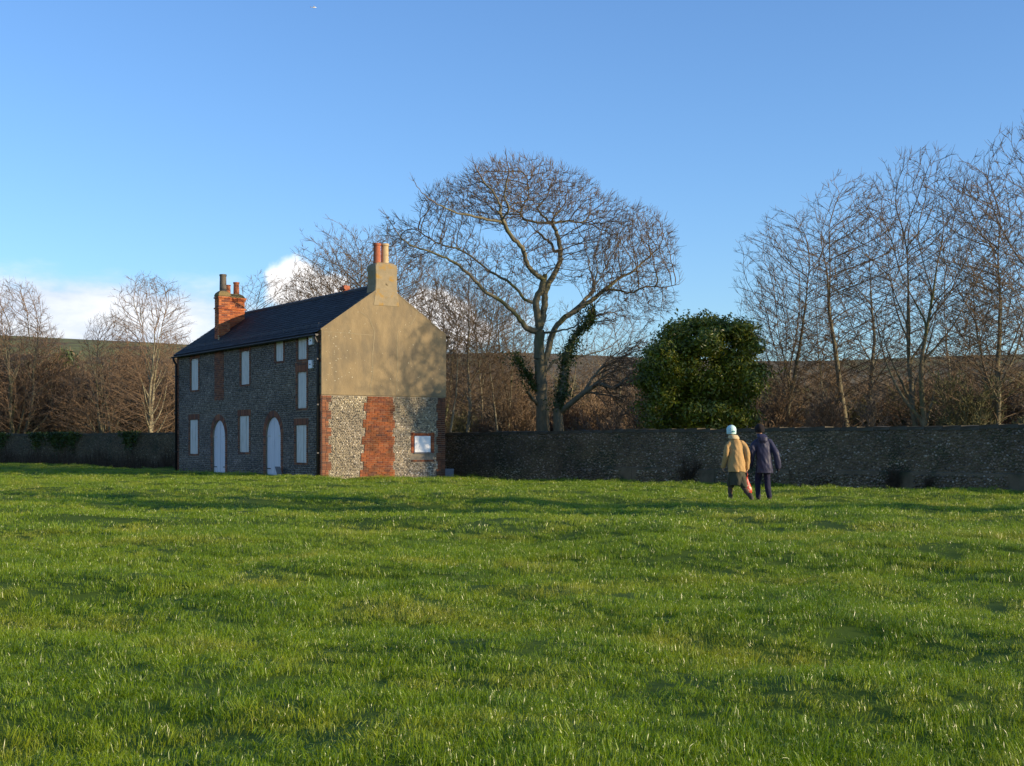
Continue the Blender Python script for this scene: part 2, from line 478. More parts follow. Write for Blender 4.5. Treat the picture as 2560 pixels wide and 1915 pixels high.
# ------------------------------------------------------------------ scatter by geometry nodes (only for uncountable stuff)
def scatter(name, pts, rot, scl, idx, sources, mat, label, cat):
    me = bpy.data.meshes.new(name)
    n = len(pts)
    me.vertices.add(n); me.vertices.foreach_set('co', np.asarray(pts, np.float32).ravel())
    a = me.attributes.new('rot', 'FLOAT_VECTOR', 'POINT'); a.data.foreach_set('vector', np.asarray(rot, np.float32).ravel())
    a = me.attributes.new('scl', 'FLOAT_VECTOR', 'POINT'); a.data.foreach_set('vector', np.asarray(scl, np.float32).ravel())
    a = me.attributes.new('idx', 'INT', 'POINT'); a.data.foreach_set('value', np.asarray(idx, np.int32))
    me.materials.append(mat)
    o = link(name, me)
    tag(o, label, cat, kind='stuff')
    ng = bpy.data.node_groups.new(name + '_scatter', 'GeometryNodeTree')
    ng.interface.new_socket('Geometry', in_out='INPUT', socket_type='NodeSocketGeometry')
    ng.interface.new_socket('Geometry', in_out='OUTPUT', socket_type='NodeSocketGeometry')
    N = ng.nodes.new; L = ng.links.new
    gi = N('NodeGroupInput'); go = N('NodeGroupOutput')
    iop = N('GeometryNodeInstanceOnPoints')
    L(gi.outputs[0], iop.inputs['Points'])
    g2i = N('GeometryNodeGeometryToInstance')
    for s in reversed(sources):
        oi = N('GeometryNodeObjectInfo'); oi.inputs['Object'].default_value = s; oi.inputs['As Instance'].default_value = False
        L(oi.outputs['Geometry'], g2i.inputs[0])
    L(g2i.outputs[0], iop.inputs['Instance'])
    iop.inputs['Pick Instance'].default_value = True

    def attr(nm, t):
        k = N('GeometryNodeInputNamedAttribute'); k.data_type = t; k.inputs['Name'].default_value = nm
        return [s for s in k.outputs if s.enabled][0]
    L(attr('idx', 'INT'), iop.inputs['Instance Index'])
    L(attr('rot', 'FLOAT_VECTOR'), iop.inputs['Rotation'])
    L(attr('scl', 'FLOAT_VECTOR'), iop.inputs['Scale'])
    L(iop.outputs[0], go.inputs[0])
    md = o.modifiers.new('scatter', 'NODES'); md.node_group = ng
    return o


def source(name, me):
    return bpy.data.objects.new(name, me)       # never linked: only its geometry is used


# ---- grass
HA = (-6.67, 48.65); HROT = math.atan2(0.545, 0.838); HW = 5.0; HL = 14.73


def grass_clump(seed, nb, rad, hmin, hmax, wid):
    g = np.random.default_rng(seed)
    V = []; F = []; C = []
    for b in range(nb):
        a = g.uniform(0, 6.283); r = rad * math.sqrt(g.uniform(0, 1))
        bx, by = r * math.cos(a), r * math.sin(a)
        h = g.uniform(hmin, hmax) * (1 - 0.35 * (r / rad) ** 2)
        ld = g.uniform(0, 6.283); lean = abs(g.normal(0, 0.8)) * h + 0.2 * h
        lx, ly = math.cos(ld), math.sin(ld)
        face = g.uniform(0, 6.283)
        wx, wy = math.cos(face) * wid / 2, math.sin(face) * wid / 2
        base = len(V)
        t = g.uniform(0.75, 1.25); yel = g.uniform(0, 1)
        col = (t * (1 + 0.25 * yel), t, t * (1 - 0.25 * yel))
        if g.uniform() < 0.010: col = (2.2, 1.5, 2.2)
        for f, w in ((0, 1.0), (0.4, 0.95), (0.75, 0.7), (1.0, 0.0)):
            px = bx + lx * lean * f * f; py = by + ly * lean * f * f
            pz = h * f * (1 - 0.18 * f * f * min(1, lean / h))
            if w > 0:
                V += [(px - wx * w, py - wy * w, pz - 0.015 * (f == 0)), (px + wx * w, py + wy * w, pz - 0.015 * (f == 0))]; C += [col, col]
            else:
                V.append((px, py, pz)); C.append(col)
        F += [(base, base + 1, base + 3), (base, base + 3, base + 2), (base + 2, base + 3, base + 5), (base + 2, base + 5, base + 4), (base + 4, base + 5, base + 6)]
    return np_mesh('grass_clump', np.array(V), np.array(F), M['grass'], np.array(C), smooth=True)


def build_grass():
    near = [source('grass_tuft', grass_clump(100 + i, 130, 0.13, 0.012, 0.036 if i < 6 else 0.056, 0.0025)) for i in range(8)]
    far = [source('grass_tuft', grass_clump(200 + i, 100, 0.26, 0.018, 0.046 if i < 4 else 0.066, 0.0054)) for i in range(5)]
    P = []; I = []; S = []
    def band(y0, y1, dens, ids, s):
        area_w = lambda y: 0.42 * y + 4.5
        wmax = area_w(y1)
        n = int(dens * (y1 - y0) * 2 * wmax)
        x = rng.uniform(-wmax, wmax, n); y = rng.uniform(y0, y1, n)
        keep = np.abs(x) < area_w(y)
        # inside the house footprint, or behind the garden walls
        dx, dy = x - HA[0], y - HA[1]
        lv = dx * math.cos(HROT) + dy * math.sin(HROT); lt = -dx * math.sin(HROT) + dy * math.cos(HROT)
        keep &= ~((lv > -0.02) & (lv < HW + .02) & (lt > -0.02))
        wx, wy = x - WC[0], y - WC[1]
        side = WD[0] * wy - WD[1] * wx            # >0 behind the right wall
        keep &= ~((side > -0.02) & (lv > 5))
        x, y = x[keep], y[keep]
        # tussocks: leave some thin places so hollows show
        d = vnoise(x / 0.9 + 5, y / 0.7) + 0.6 * vnoise(x / 0.35, y / 0.3 + 8)
        hs = np.clip(1.1 + 0.9 * d, 0.75, 1.6)
        k = len(x)
        P.append(np.stack([x, y, mesh_z(x, y)], 1)); I.append(rng.choice(ids, k))
        sc = s * rng.uniform(0.8, 1.2, k)
        S.append(np.stack([sc, sc, sc * hs], 1))
    nn = list(range(8)); ff = list(range(8, 13))
    band(2.4, 10, 85, nn, 1.0)
    band(10, 18, 52, nn, 1.15)
    band(18, 30, 22, ff, 0.85)
    band(30, 50, 14, ff, 1.0)
    band(50, 84, 9, ff, 1.15)
    P = np.concatenate(P); I = np.concatenate(I); S = np.concatenate(S)
    rot = np.stack([rng.normal(0, 0.2, len(P)), rng.normal(0, 0.2, len(P)), rng.uniform(0, 6.283, len(P))], 1)
    scatter('grass', P, rot, S, I, near + far, M['grass'], 'rough green meadow grass covering the whole field', 'grass')


build_grass()

# ------------------------------------------------------------------ house
def pebbles(a0, a1, z0, z1, step, keep, place, depth=0.028, seed=1, palette=None, jit=0.16):
    """knapped flints in rough courses: returns verts, faces, cols. place(a, z, d) -> xyz arrays"""
    g = np.random.default_rng(seed)
    nz_ = int((z1 - z0) / (step * 0.88)); na = int((a1 - a0) / step)
    zz, aa = np.meshgrid(np.arange(nz_), np.arange(na), indexing='ij')
    a = a0 + (aa + 0.5 + 0.5 * (zz % 2)) * step + g.uniform(-0.22, 0.22, aa.shape) * step
    z = z0 + (zz + 0.5) * step * 0.88 + g.uniform(-jit, jit, aa.shape) * step
    a = a.ravel(); z = z.ravel()
    k = keep(a, z); a = a[k]; z = z[k]
    n = len(a)
    ra = step * g.uniform(0.36, 0.60, n); rz_ = step * g.uniform(0.32, 0.50, n); th = g.uniform(-0.6, 0.6, n)
    NS = 6
    ang = np.arange(NS) / NS * 2 * math.pi
    ca = np.cos(ang)[None] * g.uniform(0.8, 1.15, (n, NS)); sa = np.sin(ang)[None] * g.uniform(0.8, 1.15, (n, NS))
    ea = ca * ra[:, None]; ez = sa * rz_[:, None]
    da = ea * np.cos(th)[:, None] - ez * np.sin(th)[:, None]; dz = ea * np.sin(th)[:, None] + ez * np.cos(th)[:, None]
    h = depth * g.uniform(0.45, 1.2, n)
    tilt_a = g.uniform(-0.5, 0.5, n)[:, None]; tilt_z = g.uniform(-0.5, 0.5, n)[:, None]
    r0 = place(a[:, None] + da, z[:, None] + dz, np.full((n, NS), -0.004))
    r1 = place(a[:, None] + da * 0.72, z[:, None] + dz * 0.72, h[:, None] * (0.8 + tilt_a * da / step + tilt_z * dz / step))
    ap = place(a[:, None], z[:, None], h[:, None])
    V = np.concatenate([r0, r1, ap], 1).reshape(-1, 3)
    b = (np.arange(n) * (2 * NS + 1))[:, None]
    i = np.arange(NS)[None]; j = (np.arange(NS)[None] + 1) % NS
    Q = np.stack([b + i, b + j, b + NS + j, b + NS + i], 2).reshape(-1, 4)
    T = np.stack([b + NS + i, b + NS + j, b + 2 * NS + 0 * i], 2).reshape(-1, 3)
    pal = np.array(palette)
    c = pal[g.integers(0, len(pal), n)] * g.uniform(0.75, 1.2, (n, 1))
    patch = vnoise(a / 1.6 + seed, z / .55 + seed) + .6 * vnoise(a / .5, z / .3 + seed)
    c = c * (1 + .75 * patch)[:, None]; c[:, 2] *= 1 - .25 * vnoise(a / 2.2 + 3, z / .9)
    C = np.repeat(c[:, None, :], 2 * NS + 1, 1).reshape(-1, 3)
    return V, [Q, T], C


FLINT_SUN = [(0.42, 0.34, 0.21), (0.58, 0.49, 0.32), (0.18, 0.15, 0.105), (0.48, 0.40, 0.26), (0.74, 0.66, 0.50), (0.27, 0.22, 0.15), (0.38, 0.32, 0.21), (0.13, 0.12, 0.095), (0.46, 0.40, 0.27)]  # house flint for the sunlit gable, the sun's warmth put into the colours
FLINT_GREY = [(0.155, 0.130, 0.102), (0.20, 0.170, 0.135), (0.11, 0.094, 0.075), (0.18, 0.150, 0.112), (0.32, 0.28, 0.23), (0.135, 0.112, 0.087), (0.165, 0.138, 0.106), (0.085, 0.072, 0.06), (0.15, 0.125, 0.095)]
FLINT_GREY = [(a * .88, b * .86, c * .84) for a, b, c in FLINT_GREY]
FLINT_WALL = [(0.155, 0.115, 0.072), (0.20, 0.155, 0.105), (0.10, 0.075, 0.045), (0.175, 0.125, 0.07), (0.115, 0.095, 0.045), (0.135, 0.10, 0.065), (0.10, 0.088, 0.04), (0.16, 0.115, 0.07), (0.28, 0.24, 0.19), (0.07, 0.053, 0.034)]
FLINT_WALL = [(a * 1.3, b * 1.25, c * 1.15) for a, b, c in FLINT_WALL]
BRICKS = [(0.34, 0.09, 0.035), (0.42, 0.12, 0.04), (0.27, 0.075, 0.035), (0.38, 0.11, 0.04), (0.21, 0.065, 0.04), (0.40, 0.14, 0.06)]
BRICKS_DARK = [(0.22, 0.085, 0.045), (0.27, 0.105, 0.05), (0.17, 0.07, 0.04), (0.13, 0.065, 0.045), (0.24, 0.10, 0.05)]
SLOPE = 0.688; EAVE = 5.28; APEX = EAVE + SLOPE * HW / 2


def bcol(pal):
    c = rnd.choice(pal); k = rnd.uniform(0.8, 1.2)
    return (c[0] * k, c[1] * k, c[2] * k)


def build_house():
    H = empty('flint_house', (HA[0], HA[1], 0.0), HROT)
    tag(H, 'two storey flint house with rendered gable, slate roof and white boarded openings', 'house')
    # window openings on the long wall: (t0, t1, z0, z1)
    WIN = [(12.12, 12.99, 3.56, 4.90), (6.53, 7.38, 3.59, 4.90), (3.28, 3.98, 4.33, 5.12), (1.22, 1.99, 4.29, 5.12),
           (1.23, 2.02, 2.53, 3.84), (12.15, 13.15, 0.84, 2.30), (6.55, 7.55, 0.93, 2.36), (1.23, 2.16, 0.57, 1.93)]
    DOOR = [(9.05, 10.45, 0.0, 2.24), (3.50, 4.92, 0.0, 2.27)]
    holes = WIN + DOOR
    # ---- long wall (x = 0 plane), with real openings
    ts = sorted({0.0, HL} | {h[0] for h in holes} | {h[1] for h in holes})
    zs = sorted({-0.4, 5.2} | {h[2] for h in holes if h[2] > 0} | {h[3] for h in holes} | {0.0})
    mb = MB()
    for i in range(len(ts) - 1):
        for j in range(len(zs) - 1):
            tm = (ts[i] + ts[i + 1]) / 2; zm = (zs[j] + zs[j + 1]) / 2
            if any(h[0] < tm < h[1] and h[2] < zm < h[3] for h in holes): continue
            mb.add([(0, ts[i], zs[j]), (0, ts[i + 1], zs[j]), (0, ts[i + 1], zs[j + 1]), (0, ts[i], zs[j + 1])], [(0, 3, 2, 1)])
    for (a, b, c, d) in holes:
        D = 0.22
        mb.add([(0, a, c), (0, b, c), (0, b, d), (0, a, d), (D, a, c), (D, b, c), (D, b, d), (D, a, d)],
               [(0, 1, 5, 4), (1, 2, 6, 5), (2, 3, 7, 6), (3, 0, 4, 7), (4, 5, 6, 7)])
    link('front_wall', mb.mesh('front_wall', M['mortar'], fix=False), H)
    # back wall and far gable
    mb = MB(); mb.box(HW - 0.3, HW, 0.31, HL - 0.31, -0.4, 5.2)
    mb.build('back_wall', M['mortar'], H)
    mb = MB(); mb.prism([(0.01, -0.4), (HW, -0.4), (HW, EAVE - 0.05), (HW / 2, APEX - 0.05), (0.01, EAVE - 0.05)], 'y', HL - 0.3, HL)
    mb.build('far_gable', M['mortar'], H)
    # near gable: lower masonry, upper cement render standing proud
    mb = MB(); mb.box(0.0, HW, 0.0, 0.3, -0.4, 2.97)
    mb.build('gable_masonry', M['mortar'], H)
    mb = MB(); mb.prism([(-0.03, 2.97), (HW + 0.03, 2.97), (HW + 0.03, EAVE - 0.02), (HW / 2, APEX + 0.02), (-0.03, EAVE - 0.02)], 'y', -0.035, 0.3)
    gr = mb.build('gable_render', M['plaster'], H, bevel=0.01)
    # filled cracks and lichen spots on the render
    for pts in ([(1.50, 5.95), (1.71, 5.80), (1.86, 5.72), (1.98, 5.45), (2.05, 5.29), (2.03, 4.9), (1.98, 4.4), (1.99, 3.8), (1.90, 3.35), (1.92, 3.0)],
                [(3.80, 6.08), (3.72, 5.85), (3.55, 5.60), (3.35, 5.48), (3.12, 5.40), (2.99, 5.30), (2.97, 4.8), (3.0, 4.2), (2.95, 3.6), (2.96, 3.0)],
                [(0.05, 5.17), (0.7, 5.18), (1.4, 5.15), (2.0, 5.14)]):
        mb = MB(); fine = []
        for i in range(len(pts) - 1):
            for k in range(4):
                f = k / 4
                fine.append((pts[i][0] * (1 - f) + pts[i + 1][0] * f + rnd.uniform(-.014, .014), pts[i][1] * (1 - f) + pts[i + 1][1] * f))
        fine.append(pts[-1])
        horizontal = abs(pts[0][1] - pts[-1][1]) < 0.2
        for i in range(len(fine) - 1):
            (x0, z0), (x1, z1) = fine[i], fine[i + 1]
            w = rnd.uniform(0.012, 0.022)
            if horizontal:
                mb.add([(x0, -0.041, z0 - w * .6), (x1, -0.041, z1 - w * .6), (x1, -0.041, z1 + w * .6), (x0, -0.041, z0 + w * .6)], [(0, 1, 2, 3)])
            else:
                mb.add([(x0 - w, -0.041, z0), (x0 + w, -0.041, z0), (x1 + w, -0.041, z1), (x1 - w, -0.041, z1)], [(0, 1, 2, 3)])
        link('crack_filling', mb.mesh('crack_filling', M['crack'], fix=False), gr)
    mb = MB()
    for k in range(75):
        x = rnd.choice([rnd.uniform(0.15, 1.3), rnd.uniform(0.2, 4.8)]); z = rnd.uniform(3.1, 5.2 + (1.0 if 1.3 < x < 3.7 else 0.1)); r = rnd.uniform(0.007, 0.019)
        mb.add([(x + r * math.cos(a) * rnd.uniform(.7, 1.2), -0.0395, z + r * math.sin(a) * rnd.uniform(.7, 1.2)) for a in np.arange(7) / 7 * 6.283], [tuple(range(7))])
    lich = surf('pale_lichen', (0.55, 0.52, 0.38), (0.62, 0.58, 0.42), 20, 0.9)
    o = link('lichen_spots', mb.mesh('lichen_spots', lich, fix=False), gr); o['kind'] = 'stuff'

    # ---- flints and bricks of the gable
    BW, BH, MJ = 0.215, 0.065, 0.010
    ph = BH + MJ
    ncourse = int(2.97 / ph)
    block = lambda z: int(z / 0.33)           # quoins bonded in toothed blocks
    def panel_edges(z):
        zc = int(max(0, z) / ph)
        k = (zc // 4) % 2
        l = 0.29 + (0.075 if k else -0.03); r = 4.68 - (0.0 if k else 0.06)
        p0 = 1.60 - 0.10 * (1 - z / 3) + (0.09 if k else -0.03) + 0.10 * z / 3
        p1 = 2.80 + (0.02 if k else 0.09)
        return l, p0, p1, r
    variants = []
    for k in range(4):
        m = MB(); w = BW if k < 3 else 0.1
        m.box(-w / 2, w / 2, -0.02, 0.05, -BH / 2, BH / 2, jit=0.003)
        variants.append(m.mesh('brick', M['brick_rand']))
    def brick(x0, x1, zc, proud):
        full = x1 - x0 > 0.16
        o = link('brick', variants[rnd.randrange(3) if full else 3], H)
        o.location = ((x0 + x1) / 2, -0.008 - proud, zc)
        o.scale = ((x1 - x0) / (BW if full else 0.1), 1, 1)
        o.rotation_euler = (rnd.uniform(-.02, .02), rnd.uniform(-.012, .012), rnd.uniform(-.02, .02))
    count = 0
    mort = MB(); qb = MB()
    for cidx in range(ncourse):
        zc = (cidx + 0.5) * ph + 0.02
        l, p0, p1, r = panel_edges(zc)
        mort.box(0.002, l, -0.006, 0.02, cidx * ph + 0.02, (cidx + 1) * ph + 0.02)
        mort.box(p0, p1, -0.006, 0.02, cidx * ph + 0.02, (cidx + 1) * ph + 0.02)
        mort.box(r, HW - 0.002, -0.006, 0.02, cidx * ph + 0.02, (cidx + 1) * ph + 0.02)
        x = p0 - (BW / 2 if cidx % 2 else 0)
        while x < p1 - 0.03:
            a = max(x, p0); b = min(x + BW, p1)
            if b - a > 0.05:
                brick(a + MJ / 2, b - MJ / 2, zc, rnd.uniform(-.004, .005)); count += 1
            x += BW + 0.002
        for (a, b) in ((0.0, l), (r, HW)):
            n = 2 if (b - a) > 0.24 else 1
            for q in range(n):
                qa = a + (b - a) * q / n; qz = a + (b - a) * (q + 1) / n
                kq = 1.0 if a == 0 else .72
                qb.box(qa + MJ / 2 + .004, qz - MJ / 2 - .002, -0.024 - rnd.uniform(0, .005), 0.02, zc - BH / 2, zc + BH / 2, tuple(c * kq for c in bcol(BRICKS_DARK)))
    mort.build('brick_joints', M['brick_mortar'], H, kind='stuff')
    qb.build('quoin_bricks', M['brick_attr'], H, kind='stuff')

    def keep_g(a, z):
        k = (cidx_z(z) // 4) % 2
        l = 0.29 + np.where(k, 0.075, -0.03) + 0.02; r = 4.68 - np.where(k, 0.0, 0.06) - 0.02
        p0 = 1.60 - 0.10 * (1 - z / 3) + np.where(k, 0.09, -0.03) + 0.10 * z / 3 - 0.02
        p1 = 2.80 + np.where(k, 0.02, 0.09) + 0.02
        in_win = (a > 3.55) & (a < 4.53) & (z > 0.55) & (z < 1.64)
        return (((a > l) & (a < p0)) | ((a > p1) & (a < r))) & ~in_win
    def cidx_z(z): return (np.maximum(z, 0) / ph).astype(int)
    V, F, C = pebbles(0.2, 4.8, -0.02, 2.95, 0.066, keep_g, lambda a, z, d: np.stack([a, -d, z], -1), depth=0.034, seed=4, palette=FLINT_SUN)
    o = link('gable_flints', np_mesh('gable_flints', V, F, M['flint'], C, smooth=True), H); o['kind'] = 'stuff'

    # gable window: brick surround, white board with a little reveal
    mb = MB()
    for z in np.arange(0.92, 1.60, 0.075):
        for (a, b) in ((3.57, 3.675), (4.40, 4.52)):
            mb.box(a, b, -0.03, 0.02, z, z + 0.066, bcol(BRICKS))
    for x in np.arange(3.57, 4.5, 0.075):
        mb.box(x, x + 0.066, -0.03, 0.02, 1.545, 1.64, bcol(BRICKS)); mb.box(x, x + 0.066, -0.03, 0.02, 0.60, 0.665, bcol(BRICKS_DARK))
    w = MB(); w.box(3.68, 4.395, -0.055, 0.02, 0.90, 0.935)
    gw = w.build('gable_window', M['slab'], H)
    so = mb.build('window_bricks', M['brick_attr'], gw, kind='stuff')
    w = MB(); w.box(3.70, 4.36, -0.045, 0.0, 0.945, 1.535); w.build('white_board', M['white'], gw, bevel=0.004)

    # ---- long wall flints and brick dressings
    dress = MB(); dj = MB()
    rects = []                                  # areas without flint
    def dr(t0, t1, z0, z1):
        rects.append((t0, t1, z0, z1))
    PX = -0.026
    def lay(t0, t1, z0, z1, pal=BRICKS_DARK, soldier=False):
        dr(t0 - .01, t1 + .01, z0 - .01, z1 + .01)
        dj.box(-0.010, 0.02, t0, t1, z0, z1)
        if soldier:
            n = max(1, round((t1 - t0) / 0.075)); s = (t1 - t0) / n
            for k in range(n): dress.box(PX - rnd.uniform(0, .006), 0.01, t0 + k * s + .005, t0 + (k + 1) * s - .005, z0 + .004, z1 - .004, bcol(pal))
            return
        nz_ = max(1, round((z1 - z0) / 0.075)); s = (z1 - z0) / nz_
        for j in range(nz_):
            nt_ = max(1, round((t1 - t0) / 0.225)); off = 0
            es = [t0 + (t1 - t0) * i / nt_ for i in range(nt_ + 1)]
            if nt_ > 1 and j % 2: es = [t0] + [(es[i] + es[i + 1]) / 2 for i in range(nt_)] + [t1]
            for i in range(len(es) - 1):
                dress.box(PX - rnd.uniform(0, .006), 0.01, es[i] + .005, es[i + 1] - .005, z0 + j * s + .005, z0 + (j + 1) * s - .005, bcol(pal))
    for i, (a, b, c, d) in enumerate(WIN):
        lay(a - 0.13, a, c, d); lay(b, b + 0.13, c, d)
        if d < 5.0: lay(a - 0.16, b + 0.16, d, min(d + 0.24, 5.16), soldier=True)
        lay(a - 0.1, b + 0.1, c - 0.075, c)
    lay(1.0, 2.2, 4.08, 4.2)
    for (a, b, c, d) in DOOR:
        r = (b - a) / 2; sp = d - r
        lay(a - 0.20, a, 0.05, sp); lay(b, b + 0.20, 0.05, sp)
        m = (a + b) / 2; n = 22
        poly = []
        ring = MB()
        for k in range(n):
            a0 = math.pi * k / n; a1 = math.pi * (k + 1) / n
            q = [(m + rr * math.cos(t), sp + rr * math.sin(t)) for rr, t in ((r, a0), (r + .24, a0), (r + .24, a1), (r, a1))]
            ring.prism(q, 'x', -0.012, 0.05)
            gsm = 0.006
            q = [(m + rr * math.cos(t), sp + rr * math.sin(t)) for rr, t in ((r + .004, a0 + gsm), (r + .235, a0 + gsm * .7), (r + .235, a1 - gsm * .7), (r + .004, a1 - gsm))]
            dress.prism(q, 'x', PX - rnd.uniform(0, .006), 0.045, bcol(BRICKS_DARK))
        ring.build('arch_joints', M['brick_mortar'], H, kind='stuff')
    lay(9.20, 10.22, 3.05, 5.16)                 # brick panel below the far stack
    lay(0.0, 0.22, 0.0, 5.16)
    lay(HL - 0.22, HL, 0.0, 5.16)
    tprev = 0.22
    for (a, b) in sorted([(1.22 - .13, 1.99 + .13), (3.15, 4.11), (6.37, 7.54), (9.2, 10.22), (11.96, 13.15)]) + [(HL - .22, HL)]:
        lay(tprev, a, 5.08, 5.16)
        tprev = b
    dress.build('brick_dressings', M['brick_attr'], H, kind='stuff')
    dj.build('dressing_joints', M['brick_mortar'], H, kind='stuff')
    allr = np.array(rects + holes)
    def keep_l(a, z):
        k = np.ones(len(a), bool)
        for (t0, t1, z0, z1) in allr: k &= ~((a > t0) & (a < t1) & (z > z0) & (z < z1))
        for (t0, t1, c, d) in DOOR:
            r = (t1 - t0) / 2
            k &= ~(((a - (t0 + t1) / 2) ** 2 + (z - (d - r)) ** 2 < (r + .26) ** 2) & (z > d - r))
        return k
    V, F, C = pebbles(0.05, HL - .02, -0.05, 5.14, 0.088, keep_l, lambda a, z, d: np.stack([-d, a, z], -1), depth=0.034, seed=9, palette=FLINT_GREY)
    o = link('wall_flints', np_mesh('wall_flints', V, F, M['flint'], C, smooth=True), H); o['kind'] = 'stuff'

    # boarded windows: dark opening, three planks each, a sill batten
    for i, (a, b, c, d) in enumerate(WIN):
        fr = MB()
        fr.box(0.035, 0.075, a + .005, b - .005, c + .004, c + .05); fr.box(0.035, 0.075, a + .005, b - .005, d - .05, d - .004)
        fr.box(0.035, 0.075, a + .005, a + .05, c + .05, d - .05); fr.box(0.035, 0.075, b - .05, b - .005, c + .05, d - .05)
        w = fr.build('window', M['board'], H)
        n = 3
        for k in range(n):
            s = (b - a - .02) / n
            pk = MB(); dx = rnd.uniform(0, .008)
            top = d - 0.012 - (0.045 * (abs(k - 1)) if i in (0, 1, 4) else 0) - rnd.uniform(0, .012)
            bot = c + (rnd.uniform(-.01, .03))
            pk.box(0.008 + dx, 0.033 + dx * .2, a + .01 + k * s + .008, a + .01 + (k + 1) * s - .008, bot, top)
            pk.build('plank', M['board'], w)
    # arched double doors
    for (a, b, c, d) in DOOR:
        r = (b - a) / 2 - 0.012; m = (a + b) / 2; sp = d - (b - a) / 2
        back = MB()
        pts = [(m - r, -0.05)] + [(m - r * math.cos(math.pi * k / 20), sp + r * math.sin(math.pi * k / 20)) for k in range(21)] + [(m + r, -0.05)]
        back.prism(pts, 'x', 0.075, 0.11)
        door = back.build('door', M['door'], H)
        n = 8
        for k in range(n):
            t0 = m - r + 2 * r * k / n + (0.012 if k == n // 2 else 0.003); t1 = m - r + 2 * r * (k + 1) / n - (0.012 if k == n // 2 - 1 else 0.003)
            dx = rnd.uniform(0, .006)
            z0 = 0.06 + rnd.uniform(0, .05)
            up = lambda t: sp + math.sqrt(max(0, r * r - (t - m) ** 2)) - .01
            poly = [(t0, z0), (t1, z0)] + [(t1 + (t0 - t1) * q / 4, up(t1 + (t0 - t1) * q / 4)) for q in range(5)]
            pk = MB(); pk.prism(poly, 'x', 0.045 + dx, 0.073)
            pk.build('plank', M['door'], door)
        for zc in (0.32, 1.55):
            for sgn in (-1, 1):
                hg = MB(); e = m + sgn * (r + .03); f = m + sgn * (r - .33)
                hg.box(0.028, 0.044, min(e, f), max(e, f), zc - .018, zc + .018)
                hg.build('strap_hinge', M['black'] if zc < 1 else M['board'], door)
    # two small white boxes high on the wall
    for (a, b, c, d) in ((0.58, 0.88, 4.76, 5.05), (0.63, 0.90, 3.92, 4.22)):
        mb = MB(); mb.box(-0.10, 0.0, a, b, c, d)
        p = mb.build('alarm_box', M['white'], H, bevel=0.008)
        q = MB(); q.box(-0.107, -0.09, (a + b) / 2 - .04, (a + b) / 2 + .03, (c + d) / 2 - .03, (c + d) / 2 + .02); q.build('emblem', M['black'], p)

    # ---- roof
    OV = 0.16
    def roof_side(sgn):
        mb = MB()
        f = (lambda v: v) if sgn < 0 else (lambda v: HW - v)
        e = [(-OV, EAVE - SLOPE * OV - .06), (HW / 2, APEX - .06), (HW / 2, APEX - 0.02), (-OV, EAVE - SLOPE * OV - .02)]
        mb.prism([(f(p[0]), p[1]) for p in e], 'y', 0.3, HL + 0.06)
        ro = mb.build('roof', M['roof_under'], H)
        sl = MB(); ln = math.hypot(1, SLOPE); cs, sn = 1 / ln, SLOPE / ln
        length = (HW / 2 + OV) * ln
        gauge = 0.19; rows_ = int(length / gauge) + 1; sw = 0.26
        nx = (-sn, cs)
        for r in range(rows_):
            s0 = r * gauge - 0.02; s1 = min(s0 + gauge * 1.9, length - .02)
            y = 0.0 - (sw / 2 if r % 2 else 0)
            while y < HL + 0.05:
                y0 = max(y, -0.005) + .003; y1 = min(y + sw, HL + .07) - .003
                if y1 - y0 > .05:
                    l0 = 0.026 + rnd.uniform(0, .006); l1 = 0.004
                    def pt(s, h): return (f(-OV + s * cs + nx[0] * h), EAVE - SLOPE * OV - .02 + s * sn + nx[1] * h)
                    js = rnd.uniform(-.008, .008)
                    a, b = pt(s0 + js, l0 + .006), pt(s1, l1 + .006); c, d = pt(s0 + js, l0), pt(s1, l1)
                    k = rnd.uniform(0.75, 1.3); col = (0.040 * k, 0.036 * k, 0.034 * k)
                    if rnd.random() < .04: col = (0.055, 0.055, 0.06)
                    sl.add([(a[0], y0, a[1]), (a[0], y1, a[1]), (b[0], y1, b[1]), (b[0], y0, b[1]), (c[0], y0, c[1]), (c[0], y1, c[1])],
                           [(0, 1, 2, 3), (0, 4, 5, 1)], col)
                y += sw
        o = link('slates', sl.mesh('slates', M['slate'], fix=False), ro); o['kind'] = 'stuff'
        return ro
    roof = roof_side(-1); roof_side(1)
    # the render is carried up under the verge; pale mortar fillet along it
    mb = MB()
    for sg in (0, 1):
        f = (lambda v: v) if sg == 0 else (lambda v: HW - v)
        mb.prism([(f(-0.05), EAVE - 0.055), (f(HW / 2), APEX - 0.02), (f(HW / 2), APEX + 0.035), (f(-0.05), EAVE)], 'y', -0.042 - 0.002 * sg, -0.008)
    mb.build('verge_fillet', M['plaster'], H, kind='stuff')
    rt = MB(); rt.tube([(0, -0.22, 0), (0, 0.22, 0)], 0.085, 8)
    rme = rt.mesh('ridge_tile', M['ridge'])
    y = 0.9
    while y < HL - 0.1:
        o = link('ridge_tile', rme, H); o.location = (HW / 2, y, APEX - .012 + rnd.uniform(-.006, .006)); y += 0.452
    # terracotta ridge cowl
    mb = MB(); mb.tube([(HW / 2 - .10, 3.25, APEX + .18), (HW / 2 + .16, 3.25, APEX + .18)], 0.10, 12)
    mb.tube([(HW / 2, 3.25, APEX), (HW / 2, 3.25, APEX + .12)], 0.09, 12)
    mb.tube([(HW / 2 - .02, 3.12, APEX + .18), (HW / 2 - .02, 3.5, APEX + .18)], 0.085, 12)
    mb.build('ridge_cowl', M['pot_red'], H)
    # gutter, downpipes, snow guards
    gx = -OV - .05; gzz = EAVE - SLOPE * OV - .09
